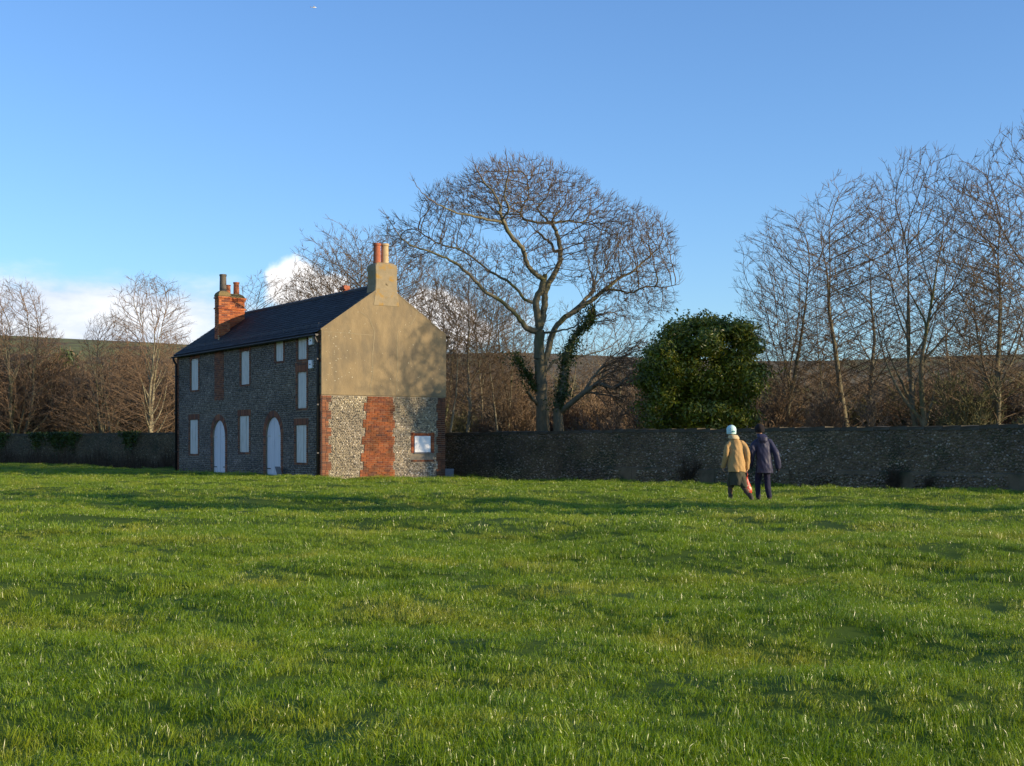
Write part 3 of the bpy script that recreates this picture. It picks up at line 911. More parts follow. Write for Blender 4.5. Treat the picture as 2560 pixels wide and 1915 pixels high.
    mb = MB(); mb.prism([(gx + .06 * math.cos(a), gzz + .06 * math.sin(a)) for a in np.linspace(math.pi, 2 * math.pi, 9)] + [(gx + .05, gzz + .01), (gx - .05, gzz + .01)], 'y', -0.05, HL + .08)
    gu = mb.build('gutter', M['black'], H)
    mb = MB(); mb.box(-OV + .0, -0.028, 0.305, HL, gzz - .02, gzz + 0.06); mb.build('fascia', M['black'], H)
    for y in (0.14, HL - 0.05):
        mb = MB()
        mb.tube([(gx, y, gzz - .04), (gx + .02, y, gzz - .14), (-0.085, y, gzz - .32), (-0.085, y, gzz - .5), (-0.085, y, 0.02)], 0.05, 10)
        dp = mb.build('downpipe', M['black'], H, smooth=True)
        for z in (0.9, 2.6, 4.2):
            b = MB(); b.box(-0.145, -0.02, y - .07, y + .07, z, z + .05); b.build('pipe_bracket', M['black'], dp)
    y = 0.5
    gd = MB(); gd.box(-0.005, 0.005, -0.012, 0.012, 0, 0.17)
    gme = gd.mesh('snow_guard', M['black'])
    while y < HL:
        o = link('snow_guard', gme, H); o.location = (0.12, y, EAVE + .09); y += 1.02
    for z in (0.17, 0.22):
        mb = MB(); mb.tube([(0.12, 0.3, EAVE + z), (0.12, HL - .1, EAVE + z)], 0.006, 6); mb.build('guard_rail', M['black'], H)
    # leaning box beside the right-hand door
    # ---- near stack, rendered, on the gable
    def pot(name, cx, cy, z0, z1, r, mat, parent, flare=1.12):
        mb = MB(); h = z1 - z0
        mb.lathe([(r * 1.05, z0 - .08), (r * 1.02, z0), (r * .98, z0 + h * .5), (r * .94, z0 + h * .88), (r * flare, z0 + h * .90), (r * flare, z0 + h * .985), (r * .95, z1), (r * .78, z1), (r * .72, z1 - .25), (0.01, z1 - .26)], cx, cy, 18, cap=False)
        return mb.build(name, mat, parent, smooth=False)
    mb = MB()
    prof = [(6.20, 2.00, 3.08, -0.048, 0.66), (6.62, 2.06, 3.0, -0.046, 0.64), (6.95, 2.10, 2.975, -0.044, 0.62), (7.40, 2.10, 2.975, -0.044, 0.62), (7.52, 2.085, 2.99, -0.055, 0.635), (7.66, 2.09, 2.985, -0.05, 0.63), (7.75, 2.16, 2.91, 0.01, 0.56), (7.79, 2.30, 2.8, 0.10, 0.45)]
    vs_ = []; fs = []
    for z, a, b, c, d in prof: vs_ += [(a, c, z), (b, c, z), (b, d, z), (a, d, z)]
    for i in range(len(prof) - 1):
        for k in range(4): fs.append((i * 4 + k, i * 4 + (k + 1) % 4, i * 4 + 4 + (k + 1) % 4, i * 4 + 4 + k))
    fs += [(0, 1, 2, 3), tuple(len(prof) * 4 - 4 + k for k in range(4))]
    mb.add(vs_, fs)
    st = mb.build('chimney', M['stack'], H, bevel=0.025)
    pot('chimney_pot', 2.305, 0.25, 7.70, 8.49, 0.135, M['pot_red'], st)
    pot('chimney_pot', 2.62, 0.25, 7.70, 8.50, 0.14, M['pot_cream'], st)
    # ---- far stack: brick, L-shaped, corbelled, three pots
    stack = MB(); blocks = MB()
    def course_block(t0, t1, v0, v1, z0, z1):
        """brick courses on the two faces in view, plain core behind"""
        stack.box(v0 + .012, v1 - .012, t0 + .012, t1 - .012, z0, z1)
        z = z0; j = 0
        while z < z1 - .02:
            o = 0.0
            if 7.36 < z < 7.50: o = 0.035 if z < 7.43 else 0.06
            if 6.95 < z < 7.04: o = 0.035
            for (lo, hi, fixed, face) in ((v0 - o, v1 + o, t0 - o, 'g'), (t0 - o, t1 + o, v0 - o, 'f'), (v0 - o, v1 + o, t1 + o, 'b'), (t0 - o, t1 + o, v1 + o, 'r')):
                n = max(1, round((hi - lo) / 0.23)); s = (hi - lo) / n; es = [lo + i * s for i in range(n + 1)]
                if j % 2: es = [lo] + [lo + (i + .5) * s for i in range(n)] + [hi]
                for i in range(len(es) - 1):
                    a, b = es[i] + .004, es[i + 1] - .004; w = rnd.uniform(0, .005)
                    c = bcol(BRICKS + [(0.5, 0.16, 0.055)] * 3)
                    if face == 'g': blocks.box(a, b, fixed - w, fixed + .09, z + .004, z + .067, c)
                    elif face == 'b': blocks.box(a, b, fixed - .09, fixed + w, z + .004, z + .067, c)
                    elif face == 'f': blocks.box(fixed - w - .001, fixed + .089, a, b, z + .006, z + .065, c)
                    else: blocks.box(fixed - .089, fixed + w + .001, a, b, z + .006, z + .065, c)
            z += 0.075; j += 1
    course_block(11.40, 11.87, 0.62, 1.12, 5.55, 7.52)
    course_block(11.84, 12.40, 1.06, 1.96, 5.80, 7.515)
    ch = stack.build('chimney', M['brick_mortar'], H)
    blocks.build('stack_bricks', M['brick_attr'], ch, kind='stuff')
    fl = MB()
    for (a, b, c, d, e, f, top) in ((0.60, 1.16, 11.38, 11.92, 7.52, 7.75, 0.5), (1.04, 1.98, 11.83, 12.42, 7.518, 7.70, 0.6)):
        cx, cy = (a + b) / 2, (c + d) / 2; n = 4
        rings = []
        for q, k in ((0, 1.0), (0.12, 1.0), (0.6, 0.86), (1.0, top)):
            z = e + (f - e) * q
            for (sx, sy) in ((-1, -1), (1, -1), (1, 1), (-1, 1)): rings.append((cx + sx * (b - a) / 2 * k, cy + sy * (d - c) / 2 * k, z))
        fl.add(rings, [(i * 4 + k, i * 4 + (k + 1) % 4, i * 4 + 4 + (k + 1) % 4, i * 4 + 4 + k) for i in range(3) for k in range(4)] + [(0, 1, 2, 3), (12, 13, 14, 15)])
    fl.build('flaunching', M['flaunch'], ch, bevel=0.02, kind='stuff')
    pot('chimney_pot', 0.90, 11.64, 7.72, 8.46, 0.145, M['pot_grey'], ch, 1.06)
    pot('chimney_pot', 1.30, 12.1, 7.66, 8.08, 0.115, M['pot_orange'], ch)
    pot('chimney_pot', 1.68, 12.1, 7.66, 8.22, 0.125, M['pot_orange'], ch)
    mb = MB(); mb.tube([(0.46, 11.0, 5.62), (0.46, 11.0, 5.74), (0.40, 10.9, 5.78)], 0.03, 6); mb.build('roof_vent', M['pot_cream'], H)
    return H


house = build_house()


def house_pt(v, t):
    return (HA[0] + v * math.cos(HROT) - t * math.sin(HROT), HA[1] + v * math.sin(HROT) + t * math.cos(HROT))


# a small board propped by the right-hand door, and a slab leaning on the wall
def lean_board(name, p, rz, w, h, t, lean, mat, label, cat):
    e = MB(); e.box(-w / 2, w / 2, -t / 2, t / 2, 0, h)
    o = e.build(name, mat, bevel=0.006)
    o.location = (p[0], p[1], gz(*p) - 0.02); o.rotation_euler = (R(lean), 0, rz)
    tag(o, label, cat)


lean_board('propped_board', house_pt(-0.16, 3.2), HROT + R(90), 0.42, 0.42, 0.03, -17, M['slab'], 'small grey board propped against the house wall beside the right arched door', 'board')
lean_board('stone_slab', house_pt(5.30, 0.30), HROT - R(6), 0.40, 0.50, 0.07, 9, M['slab'], 'grey stone slab standing at the right corner of the gable', 'slab')

# ------------------------------------------------------------------ garden walls
def garden_wall(p0, p1, h0, h1, label, plinth, seed, thick=0.36, pal=None):
    pal = pal or FLINT_WALL
    p0 = Vector((p0[0], p0[1], 0)); p1 = Vector((p1[0], p1[1], 0))
    Lw = (p1 - p0).length; ang = math.atan2(p1.y - p0.y, p1.x - p0.x)
    W = empty('garden_wall', (p0.x, p0.y, 0), ang)
    tag(W, label, 'wall', 'flint garden walls')
    n = int(Lw / 0.6); g = np.random.default_rng(seed)
    xs = np.linspace(0, Lw, n + 1)
    top = h0 + (h1 - h0) * xs / Lw + 0.035 * vnoise(xs / 2.5 + seed, xs * 0 + seed) + 0.03 * vnoise(xs / 0.9 + seed, xs * 0)
    bulge = 0.06 * vnoise(xs / 3.0 + seed * 2, xs * 0 + 2)
    V = []; F = []
    prof = lambda i: [(-bulge[i] * 0, -0.4), (-bulge[i], top[i] * .6), (0, top[i] - .1), (thick, top[i] - .1), (thick, -0.4)]
    for i in range(n + 1): V += [(xs[i], y, z) for y, z in prof(i)]
    for i in range(n):
        for k in range(4): F.append((i * 5 + k, i * 5 + k + 1, i * 5 + 6 + k, i * 5 + 5 + k))
    m = MB(); m.add(V, F + [(0, 1, 2, 3, 4), tuple(n * 5 + k for k in range(5))])
    m.build('wall_core', M['wall_core'], W)
    # coping stones, each its own piece
    cm = []
    for k in range(4):
        q = MB(); q.box(-0.28, 0.28, -0.03, thick + .03, -0.03, 0.09, jit=0.02); cm.append(q.mesh('coping_stone', M['coping']))
    x = 0.3
    while x < Lw - .25:
        o = link('coping_stone', cm[int(g.integers(0, 4))], W)
        o.location = (x, 0, np.interp(x, xs, top) - .08 + g.uniform(-.012, .012)); o.rotation_euler = (g.uniform(-.03, .03), g.uniform(-.02, .02), g.uniform(-.02, .02))
        x += 0.575
    keep = lambda a, z: (z < np.interp(a, xs, top) - .09)
    V, F, C = pebbles(0.03, Lw - .03, -0.1, max(h0, h1) + .1, 0.078, keep, lambda a, z, d: np.stack([a, -d - np.interp(a, xs, bulge) * np.clip(z / (np.interp(a, xs, top) * .6 + 1e-6), 0, 1) * (z < np.interp(a, xs, top) * .6) - np.interp(a, xs, bulge) * np.clip((np.interp(a, xs, top) - .1 - z) / (np.interp(a, xs, top) * .4), 0, 1) * (z >= np.interp(a, xs, top) * .6), z], -1),
                      depth=0.036, seed=seed, palette=pal, jit=0.42)
    o = link('wall_flints', np_mesh('wall_flints', V, F, M['flint'], C, smooth=True), W); o['kind'] = 'stuff'
    if plinth:
        hgt = 0.40
        m = MB(); a = plinth
        while a < Lw:
            b = min(a + g.uniform(1.2, 2.6), Lw)
            if g.uniform() < 0.8:
                dh = hgt + g.uniform(-.03, .03)
                m.prism([(-0.10 - g.uniform(0, .03), -0.4), (0.05, -0.4), (0.05, dh + .05), (-0.10, dh)], 'x', a, b - .015)
            a = b
        m.build('plinth', M['wall_core'], W, kind='stuff')
        V, F, C = pebbles(plinth, Lw - .03, -0.1, hgt - .02, 0.085, lambda a, z: np.sin(a * 1.7) > -.8, lambda a, z, d: np.stack([a, -0.115 - d, z], -1), depth=0.034, seed=seed + 1, palette=FLINT_WALL, jit=.42)
        o = link('plinth_flints', np_mesh('plinth_flints', V, F, M['flint'], C, smooth=True), W); o['kind'] = 'stuff'
    return W


e = 34.0
# the wall comes out from behind the house and runs past the people, out of frame
garden_wall((WC[0] - WD[0] * 11, WC[1] - WD[1] * 11), (WC[0] + WD[0] * e, WC[1] + WD[1] * e), 1.72, 1.72, 'long shaded flint garden wall running right from behind the house, past the walkers', 14.0, 21)
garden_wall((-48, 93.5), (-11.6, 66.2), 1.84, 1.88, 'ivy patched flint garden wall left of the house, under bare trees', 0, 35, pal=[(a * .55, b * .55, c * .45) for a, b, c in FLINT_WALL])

# ------------------------------------------------------------------ trees
UP = (0.0, 0.0, 1.0)


class Tubes:
    def __init__(self): self.g = {}

    def add(self, pts, rad, sides):
        self.g.setdefault((len(pts), sides), []).append((pts, rad))

    def arrays(self):
        Vs = []; Fs = []; base = 0
        for (n, k), items in self.g.items():
            P = np.array([i[0] for i in items], float); Rr = np.array([i[1] for i in items], float)
            m = len(P)
            T = np.empty_like(P); T[:, 1:-1] = P[:, 2:] - P[:, :-2]; T[:, 0] = P[:, 1] - P[:, 0]; T[:, -1] = P[:, -1] - P[:, -2]
            T /= np.linalg.norm(T, axis=2, keepdims=True) + 1e-9
            mean = T.mean(1); ref = np.where(np.abs(mean[:, 2:3]) < 0.8, [[0, 0, 1.0]], [[1.0, 0, 0]])[:, None, :]
            U = np.cross(T, ref); U /= np.linalg.norm(U, axis=2, keepdims=True) + 1e-9
            W = np.cross(T, U)
            a = np.arange(k) / k * 2 * math.pi
            ring = P[:, :, None] + Rr[:, :, None, None] * (U[:, :, None] * np.cos(a)[None, None, :, None] + W[:, :, None] * np.sin(a)[None, None, :, None])
            Vs.append(ring.reshape(-1, 3))
            b = base + (np.arange(m) * n * k)[:, None, None] + (np.arange(n - 1) * k)[None, :, None]
            i = np.arange(k)[None, None]; j = (np.arange(k) + 1)[None, None] % k
            Fs.append(np.stack([b + i, b + j, b + k + j, b + k + i], 3).reshape(-1, 4))
            base += m * n * k
        return np.concatenate(Vs), np.concatenate(Fs)

    def mesh(self, name, mat):
        V, F = self.arrays()
        return np_mesh(name, V, F, mat, smooth=True)


def norm(v):
    l = math.sqrt(v[0] ** 2 + v[1] ** 2 + v[2] ** 2) or 1.0
    return (v[0] / l, v[1] / l, v[2] / l)


def dev(d, ang, az):
    """direction d bent by ang towards azimuth az"""
    ref = (0, 0, 1) if abs(d[2]) < 0.9 else (1, 0, 0)
    u = norm((d[1] * ref[2] - d[2] * ref[1], d[2] * ref[0] - d[0] * ref[2], d[0] * ref[1] - d[1] * ref[0]))
    w = (d[1] * u[2] - d[2] * u[1], d[2] * u[0] - d[0] * u[2], d[0] * u[1] - d[1] * u[0])
    c, s = math.cos(ang), math.sin(ang); ca, sa = math.cos(az), math.sin(az)
    return tuple(d[i] * c + s * (u[i] * ca + w[i] * sa) for i in range(3))


class Spec:
    def __init__(self, **k): self.__dict__.update(k)


SIDES = (8, 6, 4, 3, 3, 3)


def grow(rg, tr, cr, p, d, L, r, lev, S):
    n = S.seg[lev]; st = L / n; pts = [p]; rad = [r]; dirs = [d]
    wg = S.wig[lev]; tp = S.trop[lev]
    end = S.taper[lev]
    for i in range(n):
        ox = oy = oz = 0.0
        if S.outw and lev > 0:
            q = norm((p[0] - S.centre[0], p[1] - S.centre[1], p[2] - S.centre[2])); ox, oy, oz = q[0] * S.outw, q[1] * S.outw, q[2] * S.outw
        d = norm((d[0] + rg.uniform(-wg, wg) + ox, d[1] + rg.uniform(-wg, wg) + oy, d[2] + rg.uniform(-wg, wg) + tp + oz))
        p = (p[0] + d[0] * st, p[1] + d[1] * st, p[2] + d[2] * st)
        pts.append(p); dirs.append(d); rad.append(max(S.rmin, r * (1 - (1 - end) * (i + 1) / n)))
    (tr if lev <= S.trunk_levels else cr).add(pts, rad, SIDES[lev])
    branch_off(rg, tr, cr, pts, rad, dirs, L, lev, S)


def branch_off(rg, tr, cr, pts, rad, dirs, L, lev, S):
    if lev + 1 >= len(S.seg): return
    k = S.kids[lev]; n = len(pts) - 1
    az = rg.uniform(0, 6.28)
    for j in range(k):
        f = S.start[lev] + (1 - S.start[lev]) * (j + rg.random()) / k
        q = min(n - 1, int(f * n)); u = f * n - q
        p = tuple(pts[q][i] * (1 - u) + pts[q + 1][i] * u for i in range(3))
        rr = rad[q] * (1 - u) + rad[q + 1] * u
        az += 2.4 + rg.uniform(-.5, .5)
        cd = dev(dirs[min(q + 1, n)], S.ang[lev] * rg.uniform(0.7, 1.3), az)
        cl = L * S.ratio[lev] * rg.uniform(0.65, 1.25) * (1.15 - S.shape[lev] * f)
        grow(rg, tr, cr, p, cd, cl, max(S.rmin, rr * S.rr[lev] * rg.uniform(.75, 1.05)), lev + 1, S)


def spec_maple(**kw):
    s = dict(seg=(9, 8, 6, 4, 3), wig=(.09, .10, .13, .15, .16), trop=(.03, .07, .06, .05, .03), taper=(.07, .10, .2, .4, .7), kids=(13, 9, 6, 4), start=(.22, .16, .12, .12),
             ang=(.55, .55, .58, .6), ratio=(.52, .46, .48, .46), shape=(.62, .5, .4, .3), rr=(.60, .58, .60, .7), rmin=.0060, trunk_levels=1, outw=0.0, centre=(0, 0, 0))
    s.update(kw); return Spec(**s)


def make_proto(seed, S, h, r, lean=(0, 0), stems=1, spread=.28):
    rg = random.Random(seed); tr = Tubes(); cr = Tubes()
    for k in range(stems):
        a = rg.uniform(0, 6.28)
        off = 0 if stems == 1 else 0.12
        d = norm((lean[0] + (math.cos(a) * spread if stems > 1 else 0), lean[1] + (math.sin(a) * spread if stems > 1 else 0), 1))
        grow(rg, tr, cr, (math.cos(a) * off, math.sin(a) * off, -0.4), d, (h + .4) * (0.86 if stems == 1 else rg.uniform(.72, .9)), r * (1 if stems == 1 else .75), 0, S)
    return tr, cr


def add_tree(name, meshes, x, y, s, rz, label, group, cat='tree', sz=None):
    t = empty(name, (x, y, gz(x, y) - .05), rz)
    t.scale = (s, s, sz or s)
    tag(t, label, cat, group)
    link('trunk', meshes[0], t); link('crown', meshes[1], t)
    return t


def proto_meshes(seed, S, h, r, bark, twig, **kw):
    tr, cr = make_proto(seed, S, h, r, **kw)
    return tr.mesh('trunk', bark), cr.mesh('crown', twig)


def PX(px, Y): return (px - 1106) / 3000.0 * Y


PROTO = {}
from mathutils.kdtree import KDTree


def colonise(starts, attr, D, infl, kill, seed, up=.1, keepdir=.5, tip=.0062, power=2.35, iters=140, jitter=.15, minz=-1.0):
    """grow branches from the start points until they have reached every attraction point.
    starts: list of (point, parent index or -1, fixed radius); returns nodes, parents, radii"""
    g = random.Random(seed)
    P = [Vector(q[0]) for q in starts]; par = [q[1] for q in starts]; fixed = [q[2] for q in starts]
    dirs = []
    for i, p in enumerate(P): dirs.append((p - P[par[i]]).normalized() if par[i] >= 0 else Vector((0, 0, 1)))
    A = [Vector(a) for a in attr]
    UPV = Vector((0, 0, 1))
    for it in range(iters):
        kd = KDTree(len(P))
        for i, p in enumerate(P): kd.insert(p, i)
        kd.balance()
        pull = {}; left = []
        for a in A:
            co, i, d = kd.find(a)
            if d < kill: continue
            left.append(a)
            if d < infl: pull[i] = pull.get(i, Vector()) + (a - co) / d
        A = left
        if not pull: break
        n0 = len(P)
        for i, v in pull.items():
            d = v.normalized() + dirs[i] * keepdir + UPV * up + Vector((g.uniform(-1, 1), g.uniform(-1, 1), g.uniform(-1, 1))) * jitter
            d.normalize()
            if d.z < minz: d.z = minz + g.uniform(0, .2); d.normalize()
            if kd.find(P[i] + d * D)[2] < D * .55: continue
            P.append(P[i] + d * D); par.append(i); fixed.append(0); dirs.append(d)
        if len(P) == n0: break
    n = len(P); kids = [[] for _ in range(n)]
    for i in range(n):
        if par[i] >= 0: kids[par[i]].append(i)
    rad = [0.0] * n
    for i in range(n - 1, -1, -1):
        k = sum(rad[c] ** power for c in kids[i])
        rad[i] = max(tip, k ** (1 / power) if k else tip)
    for i in range(n):
        if fixed[i]: rad[i] = max(rad[i] * .6, fixed[i])
    return P, par, rad, kids, dirs


def colony_tubes(P, par, rad, kids, dirs, seed, tw_len=.30, twigs=4, big=.028, centre=None):
    tr = Tubes(); cr = Tubes(); g = random.Random(seed)
    n = len(P)
    roots = [i for i in range(n) if par[i] < 0]
    stack = [(r, None) for r in roots]
    while stack:
        i, frm = stack.pop()
        pts = []; rr = []
        if frm is not None: pts.append(tuple(P[frm])); rr.append(min(rad[frm], rad[i] * 1.25))
        while True:
            pts.append(tuple(P[i])); rr.append(rad[i])
            if not kids[i]: break
            ks = sorted(kids[i], key=lambda c: -rad[c])
            for c in ks[1:]: stack.append((c, i))
            i = ks[0]
        # fixed-length pieces so that equal ones are built together
        j = 0
        while j < len(pts) - 1:
            seg = pts[j:j + 5]; sr = rr[j:j + 5]
            m = sum(sr) / len(sr)
            (tr if m > big else cr).add(seg, sr, 8 if m > .07 else 6 if m > .03 else 4 if m > .014 else 3)
            j += 4
        # side twigs along the thin end, a fan at the tip
    for i in range(n):
        if rad[i] > .016: continue
        k = twigs if not kids[i] else (1 if g.random() < .7 else 0)
        for _ in range(k):
            d = tuple(dirs[i])
            if centre:
                o = norm(tuple(P[i][c] - centre[c] for c in range(3))); d = norm(tuple(d[c] + o[c] * .9 for c in range(3)))
            d = dev(d, g.uniform(.15, .75), g.uniform(0, 6.28)); L_ = tw_len * g.uniform(.5, 1.4)
            p = tuple(P[i]); q = tuple(p[c] + d[c] * L_ * .5 for c in range(3))
            d2 = norm((d[0] + g.uniform(-.2, .2), d[1] + g.uniform(-.2, .2), d[2] + g.uniform(0, .45)))
            e = tuple(q[c] + d2[c] * L_ * .5 for c in range(3))
            r0 = min(rad[i], .0075)
            cr.add([p, q, e], [r0, r0 * .85, r0 * .55], 3)
    return tr, cr


def colony_tree(seed, h, r, bark, twig, stems=1, clear=.25, width=.26, n_attr=1500, leaders=4, D=.20, skew=(0, 0), up=.26, tip=.0062, tw=.30):
    g = random.Random(seed); starts = []
    for sidx in range(stems):
        a = g.uniform(0, 6.28) if stems == 1 else sidx * 2 * math.pi / stems + .6
        sp = 0 if stems == 1 else .30
        d = norm((math.cos(a) * sp + skew[0], math.sin(a) * sp + skew[1], 1)); p = (0, 0, -.4) if sidx == 0 else starts[1][0]; last = -1 if sidx == 0 else 1
        tall = h * g.uniform(.8, .92); n = int(tall / D)
        for i in range(n):
            f = i / n
            starts.append((p, last, max(.02, r * (1 - f) ** .8 * (1 if stems == 1 else .75)))); last = len(starts) - 1
            d = norm((d[0] + g.uniform(-.07, .07), d[1] + g.uniform(-.07, .07), d[2] + .04)); p = tuple(p[c] + d[c] * D for c in range(3))
            # main ascending limbs
            if clear < f < .75 and g.random() < leaders / (n * .5):
                az = g.uniform(0, 6.28); dd = dev(d, g.uniform(.45, .8), az); pp = p; ll = last
                m = int(h * g.uniform(.22, .40) * (1.1 - f * .5) / D)
                for k in range(m):
                    pp = tuple(pp[c] + dd[c] * D for c in range(3)); starts.append((pp, ll, max(.014, r * .5 * (1 - f) * (1 - k / m)))); ll = len(starts) - 1
                    dd = norm((dd[0] + g.uniform(-.06, .06), dd[1] + g.uniform(-.06, .06), dd[2] + .06))
    A = []
    while len(A) < n_attr:
        z = g.uniform(clear * .75, 1.0); f = (z - clear * .75) / (1 - clear * .75)
        w = width * (math.sin(math.pi * min(1, f * .80 + .16)) ** .7) * (1 + .25 * math.sin(7 * f + seed))
        q = math.sqrt(g.random()); a = g.uniform(0, 6.28)
        A.append((h * w * q * math.cos(a) + skew[0] * z * h, h * w * q * math.sin(a) + skew[1] * z * h, h * z + g.uniform(-.3, .3)))
    tr, cr = colony_tubes(*colonise(starts, A, D, 1.5, D * 1.45, seed, up=up, keepdir=.8, tip=tip, jitter=.12, minz=.28), seed, tw_len=tw)
    return tr.mesh('trunk', bark), cr.mesh('crown', twig)


PROTO['maple_a'] = colony_tree(1, 10.6, .15, M['bark'], M['twig'], n_attr=3000, width=.27)
PROTO['maple_b'] = colony_tree(2, 10.4, .13, M['bark_pale'], M['twig'], n_attr=2700, width=.24, clear=.33, leaders=5)
PROTO['maple_c'] = colony_tree(3, 10.8, .17, M['bark'], M['twig'], n_attr=3400, width=.29, stems=2, clear=.22, leaders=5)
PROTO['maple_d'] = colony_tree(14, 10.4, .14, M['bark'], M['twig'], n_attr=2800, width=.28, clear=.28, leaders=6, skew=(.08, 0))
PROTO['thin_a'] = colony_tree(4, 10.2, .085, M['bark_pale'], M['twig'], n_attr=1500, width=.15, clear=.38, leaders=3)
PROTO['thin_b'] = colony_tree(5, 10.2, .08, M['bark_pale'], M['twig'], n_attr=1500, width=.15, clear=.32, leaders=3, skew=(.12, .04))
PROTO['broad_a'] = colony_tree(6, 11.6, .20, M['bark'], M['twig_red'], n_attr=3600, width=.36, stems=3, clear=.10, leaders=6, up=.34, tip=.0095, tw=.42)
PROTO['broad_b'] = colony_tree(7, 12.6, .19, M['bark_pale'], M['twig_red'], n_attr=3400, width=.30, stems=2, clear=.14, leaders=8, up=.34, tip=.0095, tw=.42)

RG = 'bare trees behind the right garden wall'
TREES = [  # proto, px, distance, height scale, rotation, label
    ('thin_a', 1673, 55, .84, 0.3, 'slender bare tree just right of the dark evergreen', RG),
    ('maple_d', 1708, 53, .98, 1.1, 'spreading bare tree directly above the walker in navy', RG),
    ('thin_b', 1728, 57, 1.0, 2.0, 'thin pale bare tree behind the walker in navy, partly hidden by branches', RG),
    ('thin_b', 1786, 52.5, .82, 3.9, 'leaning bare sapling a little right of the walkers', RG),
    ('maple_a', 1839, 51.5, 1.04, 4.4, 'bare tree whose straight dark trunk forks above the wall, third big trunk from the right', RG),
    ('maple_b', 1889, 53.5, .98, 5.2, 'bare tree with a pale sunlit trunk standing right of the dark forked one', RG),
    ('maple_c', 1990, 46.3, 1.02, 0.9, 'tallest two stemmed bare tree on the right, spreading from its base', RG),
    ('thin_a', 2056, 52, .96, 2.2, 'thin bare tree just right of the tall two stemmed tree', RG),
    ('thin_b', 2104, 46.5, .86, 5.0, 'slim bare tree with greenish trunk near the right edge', RG),
    ('thin_a', 2132, 48, .92, 0.4, 'slim bare tree beside the thicker trunk near the right edge', RG),
    ('maple_d', 2160, 45.5, .98, 2.7, 'bare tree with thick upright trunk near the right picture edge', RG),
    ('maple_b', 2215, 45.5, 1.12, 1.5, 'tall bare tree cut by the right picture edge', RG),
]
BG = 'bare trees behind the house'
TREES += [
    ('thin_a', 968, 60.0, .86, 1.0, 'pale leaning trunk right at the gable corner behind the wall', BG),
    ('maple_b', 1006, 63.0, .92, 2.0, 'bare tree with sunlit trunk second from the gable', BG),
    ('thin_b', 1048, 66.0, 1.0, 4.1, 'slender bare tree with crossing stem third from the gable', BG),
    ('thin_a', 1074, 62.0, .84, 2.9, 'white stemmed slim tree midway between gable and the great tree', BG),
    ('thin_b', 1090, 62.6, .80, 0.7, 'second white stem close beside the other slim white tree', BG),
    ('thin_a', 1128, 66.0, .95, 5.5, 'slim bare tree close left of the great tree trunk', BG),
    ('thin_b', 1236, 66.0, .80, 1.5, 'slender pale tree right of the ivy covered trunk', BG),
    ('maple_b', 720, 74.0, 1.10, 0.6, 'bare tree rising behind the roof ridge left of the near chimney', BG),
    ('maple_d', 775, 71.0, 1.16, 3.0, 'tall bare tree close behind the near chimney, left side', BG),
    ('maple_a', 850, 70.0, 1.10, 4.2, 'tall bare tree directly behind the near chimney pots', BG),
    ('maple_c', 905, 69.0, .98, 1.9, 'bare tree behind the right slope of the gable', BG),
    ('maple_a', 575, 84.0, 1.06, 5.0, 'bare tree behind the roof just right of the brick chimney', BG),
    ('thin_a', 640, 82.0, 1.10, 1.2, 'thin bare tree against the white cloud above the roof', BG),
    ('thin_b', 470, 86.0, .80, 0.8, 'thin twiggy tree left of the brick chimney', BG),
]
TREES += [
    ('maple_a', 675, 78.0, 1.02, 0.1, 'bare tree over the middle of the roof ridge, left of the cowl', BG),
    ('maple_b', 742, 80.0, 1.18, 2.2, 'tall reddish bare tree above the ridge cowl', BG),
    ('maple_a', 830, 79.0, 1.25, 5.7, 'farther bare tree showing between the near chimney and the great tree', BG),
    ('maple_c', 940, 75.0, 1.02, 3.6, 'twiggy bare tree just above the right eave of the gable', BG),
    ('maple_a', 1025, 78.0, 1.0, 2.4, 'farther bare tree behind the slim stems right of the gable', BG),
    ('maple_d', 1100, 80.0, 1.0, 4.8, 'farther bare tree seen through the left limbs of the great tree', BG),
    ('maple_c', 1330, 76.0, .82, 0.3, 'low bare tree seen under the right limbs of the great tree', BG),
]
LG = 'bare trees behind the left garden wall'
TREES += [
    ('broad_a', 30, 97.0, 1.06, 0.2, 'wide reddish bare tree at the left picture edge', LG),
    ('broad_a', -60, 98.0, 1.0, 2.5, 'reddish bare tree mostly beyond the left picture edge', LG),
    ('broad_a', 236, 96.0, .86, 4.0, 'bushy bare tree with pale trunk between the reddish and tallest left trees', LG),
    ('broad_b', 322, 93.0, .97, 1.3, 'tallest bare tree left of the house with sunlit trunk', LG),
    ('broad_a', 415, 99.0, .66, 5.1, 'bare tree partly hidden by the left end of the house', LG),
    ('broad_a', 185, 104.0, .66, 1.9, 'reddish bare tree left of the bushy one, above the wide ivy patch', LG),
    ('broad_a', 285, 104.0, .70, 0.9, 'farther bare tree just left of the tallest left tree', LG),
    ('broad_b', 375, 103.0, .74, 2.9, 'farther bare tree right of the tallest left tree', LG),
    ('broad_a', 85, 100.0, .84, 5.9, 'bare tree right of the wide reddish one at the left', LG),
    ('broad_b', 150, 108.0, .64, 3.3, 'smaller bare tree behind the dark yew on the left', LG),
]
for (pk, px, Y, s, rz, lab, grp) in TREES:
    add_tree('bare_tree', PROTO[pk], PX(px, Y), Y, s, rz, lab, grp)
